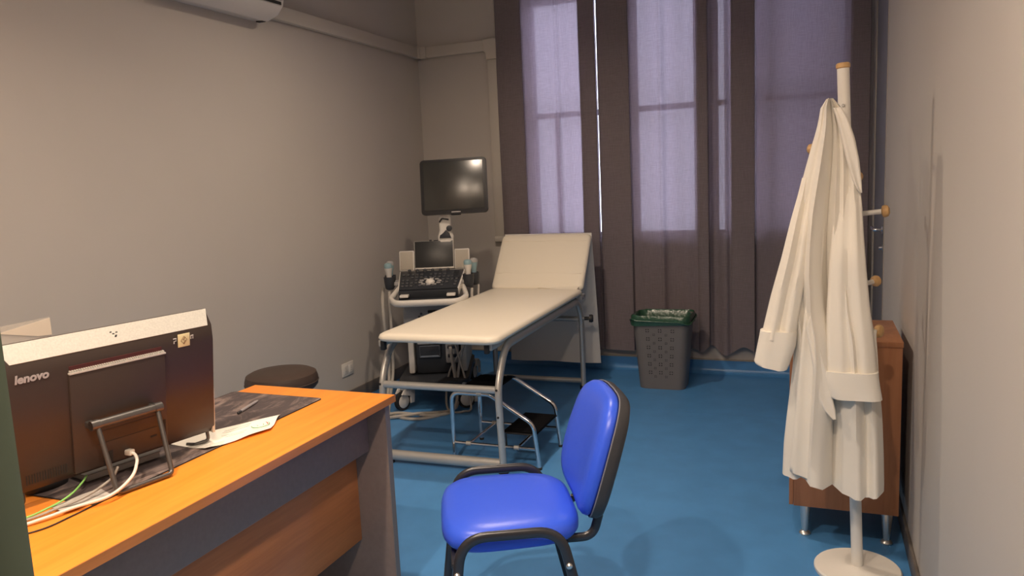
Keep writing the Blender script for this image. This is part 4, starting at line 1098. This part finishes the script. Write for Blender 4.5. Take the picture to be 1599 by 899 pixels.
# touch panel and speakers
MT = T(0.012, -0.045, 0.895) @ RX(-14)
bm = NB(); box(bm, -0.135, 0.135, 0.0, 0.022, -0.01, 0.185, 0.006, m=MT); tp = obj('touch_panel', bm, USW, t)
bm = NB(); box(bm, -0.131, 0.131, -0.004, -0.0005, 0.002, 0.182, 0.0015, m=MT); obj('panel_glass', bm, PANELSC, tp)
bm = NB(); box(bm, -0.03, -0.012, -0.006, 0.004, 0.184, 0.192, 0.002, m=MT); box(bm, 0.0, 0.03, -0.006, 0.004, 0.184, 0.188, 0.001, m=MT); obj('panel_latch', bm, USD, tp)
for s in (-1, 1):
    bm = NB(); box(bm, s * 0.19 - 0.052, s * 0.19 + 0.052, 0.010, 0.035, -0.015, 0.125, 0.008, m=MT); sk = obj('speaker', bm, USW, t)
    bm = NB(); box(bm, s * 0.19 - 0.044, s * 0.19 + 0.044, 0.006, 0.0095, -0.007, 0.117, 0.002, m=MT); obj('speaker_grille', bm, SPKCLOTH, sk)
# probe holders
def cup(x, y, z, r, h):
    bm = NB(); lathe(bm, [(r * 0.6, 0), (r * 0.85, 0.01), (r, h * 0.6), (r * 1.05, h), (r * 0.85, h), (r * 0.75, 0.03)], m=T(x, y, z), seg=18); return bm
for x, y in ((-0.275, -0.19), (-0.285, -0.09), (0.252, -0.20), (0.285, -0.115)):
    obj('probe_cup', cup(x, y, 0.775, 0.036, 0.085), USD, t)
    bm = NB(); box(bm, min(x, math.copysign(0.2, x)), max(x, math.copysign(0.2, x)), y - 0.012, y + 0.012, 0.80, 0.825, 0.004); obj('cup_bracket', bm, USG, t)
# monitor on its arm
bm = NB()
loft(bm, [[(x * sx + 0.095, y * 0.9 + 0.02, z) for x, y in rrect(0.10, 0.06, 0.02, 4)] for z, sx in ((0.88, 1.0), (1.02, 0.95), (1.10, 1.10), (1.14, 0.80), (1.22, 0.85), (1.26, 0.6))]); arm = obj('monitor_arm', bm, USW, t)
MJ = T(0.05, 0, 0)
bm = NB(); lathe(bm, [(0.020, 0), (0.020, 0.012), (0.010, 0.014)], m=MJ @ aim((0.075, -0.008, 1.155), (0, -1, 0)), seg=16); obj('arm_knob', bm, USD, arm)
bm = NB(); extr(bm, [(0.005, 1.09), (0.085, 1.09), (0.075, 1.12), (0.05, 1.145), (0.035, 1.125), (0.01, 1.11)], -0.016, -0.006, 'y', m=MJ, bev=0.002); obj('arm_joint', bm, USD, arm)
bm = NB(); tube(bm, fillet([(0.01, -0.01, 1.20), (0.03, -0.025, 1.225), (0.075, -0.02, 1.215)], 0.01), 0.005, 8, m=MJ); obj('arm_cable', bm, USD, arm)
MM = T(0.175, -0.01, 1.434) @ RZ(-5.0) @ RY(-1.0) @ RX(-9.5)
bm = NB(); ol = rrect(0.452, 0.372, 0.022); extr(bm, ol, 0.0, 0.03, 'z', m=MM @ RX(90) @ T(0, 0, -0.0), bev=0.005); mon = obj('monitor', bm, BLACKP, t)
bm = NB(); box(bm, -0.203, 0.203, -0.0335, -0.0302, -0.158, 0.168, 0.0005, m=MM); obj('screen', bm, SCREEN, mon)
bm = NB()
for k in range(7): box(bm, -0.02 + k * 0.009, -0.014 + k * 0.009, -0.0312, -0.0302, -0.177, -0.171, m=MM)
obj('brand_mark', bm, LETTER, mon)
bm = NB(); box(bm, -0.10, 0.10, 0.0005, 0.035, -0.12, 0.10, 0.012, m=MM); box(bm, -0.035, 0.035, 0.004, 0.03, -0.19, -0.10, 0.006, m=MM); obj('monitor_back', bm, USD, mon)

UM = us.matrix_basis.copy()
UM = Matrix.Translation((-2.446, 4.655, 0)) @ Matrix.Rotation(math.radians(21), 4, 'Z')
# probes standing in the cups
def probe(x, y, label, c1, tilt):
    p = UM @ Vector((x, y, 0.0))
    tt = thing('ultrasound_probe', label, 'probe', (p.x, p.y, 0.80), math.radians(21), 'probes in the cups of the ultrasound machine')
    m = RX(tilt)
    bm = NB(); lathe(bm, [(0.012, 0.0), (0.017, 0.03), (0.018, 0.08), (0.024, 0.105), (0.027, 0.125)], m=m, seg=18); obj('grip', bm, USW if c1 else USBL, tt)
    bm = NB(); lathe(bm, [(0.027, 0.1255), (0.028, 0.14), (0.022, 0.152), (0.010, 0.156)], m=m, seg=18); obj('head', bm, USBL if c1 else USG, tt)
probe(-0.285, -0.09, 'blue-headed probe in the left rear cup of the ultrasound machine', False, -6)
probe(-0.275, -0.19, 'pale probe in the left front cup of the ultrasound machine', True, 8)
probe(0.252, -0.20, 'pale probe in the cup nearest the control panel on the right', True, 4)
probe(0.285, -0.115, 'blue probe in the outer right cup of the ultrasound machine', False, -3)
# probe leads: hang from the console and coil on the floor
def lead(pts, r, label, mt=CORDG):
    pts = [UM @ Vector(p) for p in pts]
    o = pts[0].copy()
    bm = NB(); tube(bm, [p - o for p in catmull(pts, 10)], r, 8)
    ob = obj('probe_lead', bm, mt, None, label, 'cable', 'leads of the ultrasound machine'); ob.location = o
lead([(-0.275, -0.22, 0.765), (-0.27, -0.27, 0.66), (-0.27, -0.28, 0.45), (-0.275, -0.29, 0.24), (-0.29, -0.40, 0.06), (-0.27, -0.50, 0.012), (-0.1, -0.62, 0.011), (0.08, -0.52, 0.011), (0.15, -0.40, 0.06), (0.13, -0.265, 0.30)], 0.010, 'grey lead hanging down the left side of the ultrasound machine')
lead([(-0.335, -0.12, 0.775), (-0.315, -0.28, 0.68), (-0.30, -0.30, 0.40), (-0.30, -0.31, 0.20), (-0.31, -0.45, 0.03), (-0.30, -0.56, 0.010), (-0.10, -0.56, 0.026), (0.12, -0.46, 0.012), (0.15, -0.38, 0.10), (0.11, -0.262, 0.385)], 0.011, 'grey lead lying nearest the front wheel of the ultrasound machine')
lead([(0.275, -0.245, 0.77), (0.26, -0.28, 0.60), (0.20, -0.29, 0.40), (0.16, -0.32, 0.22), (0.14, -0.46, 0.03), (0.02, -0.56, 0.012), (-0.22, -0.53, 0.028), (-0.33, -0.56, 0.010)], 0.010, 'pale lead dropping from the right cup to the floor')
lead([(0.315, -0.165, 0.78), (0.30, -0.26, 0.62), (0.22, -0.30, 0.42), (0.10, -0.30, 0.22), (0.09, -0.45, 0.025), (0.2, -0.50, 0.011), (0.24, -0.42, 0.05), (0.14, -0.262, 0.43)], 0.007, 'thin pale lead looping beside the right front wheel')
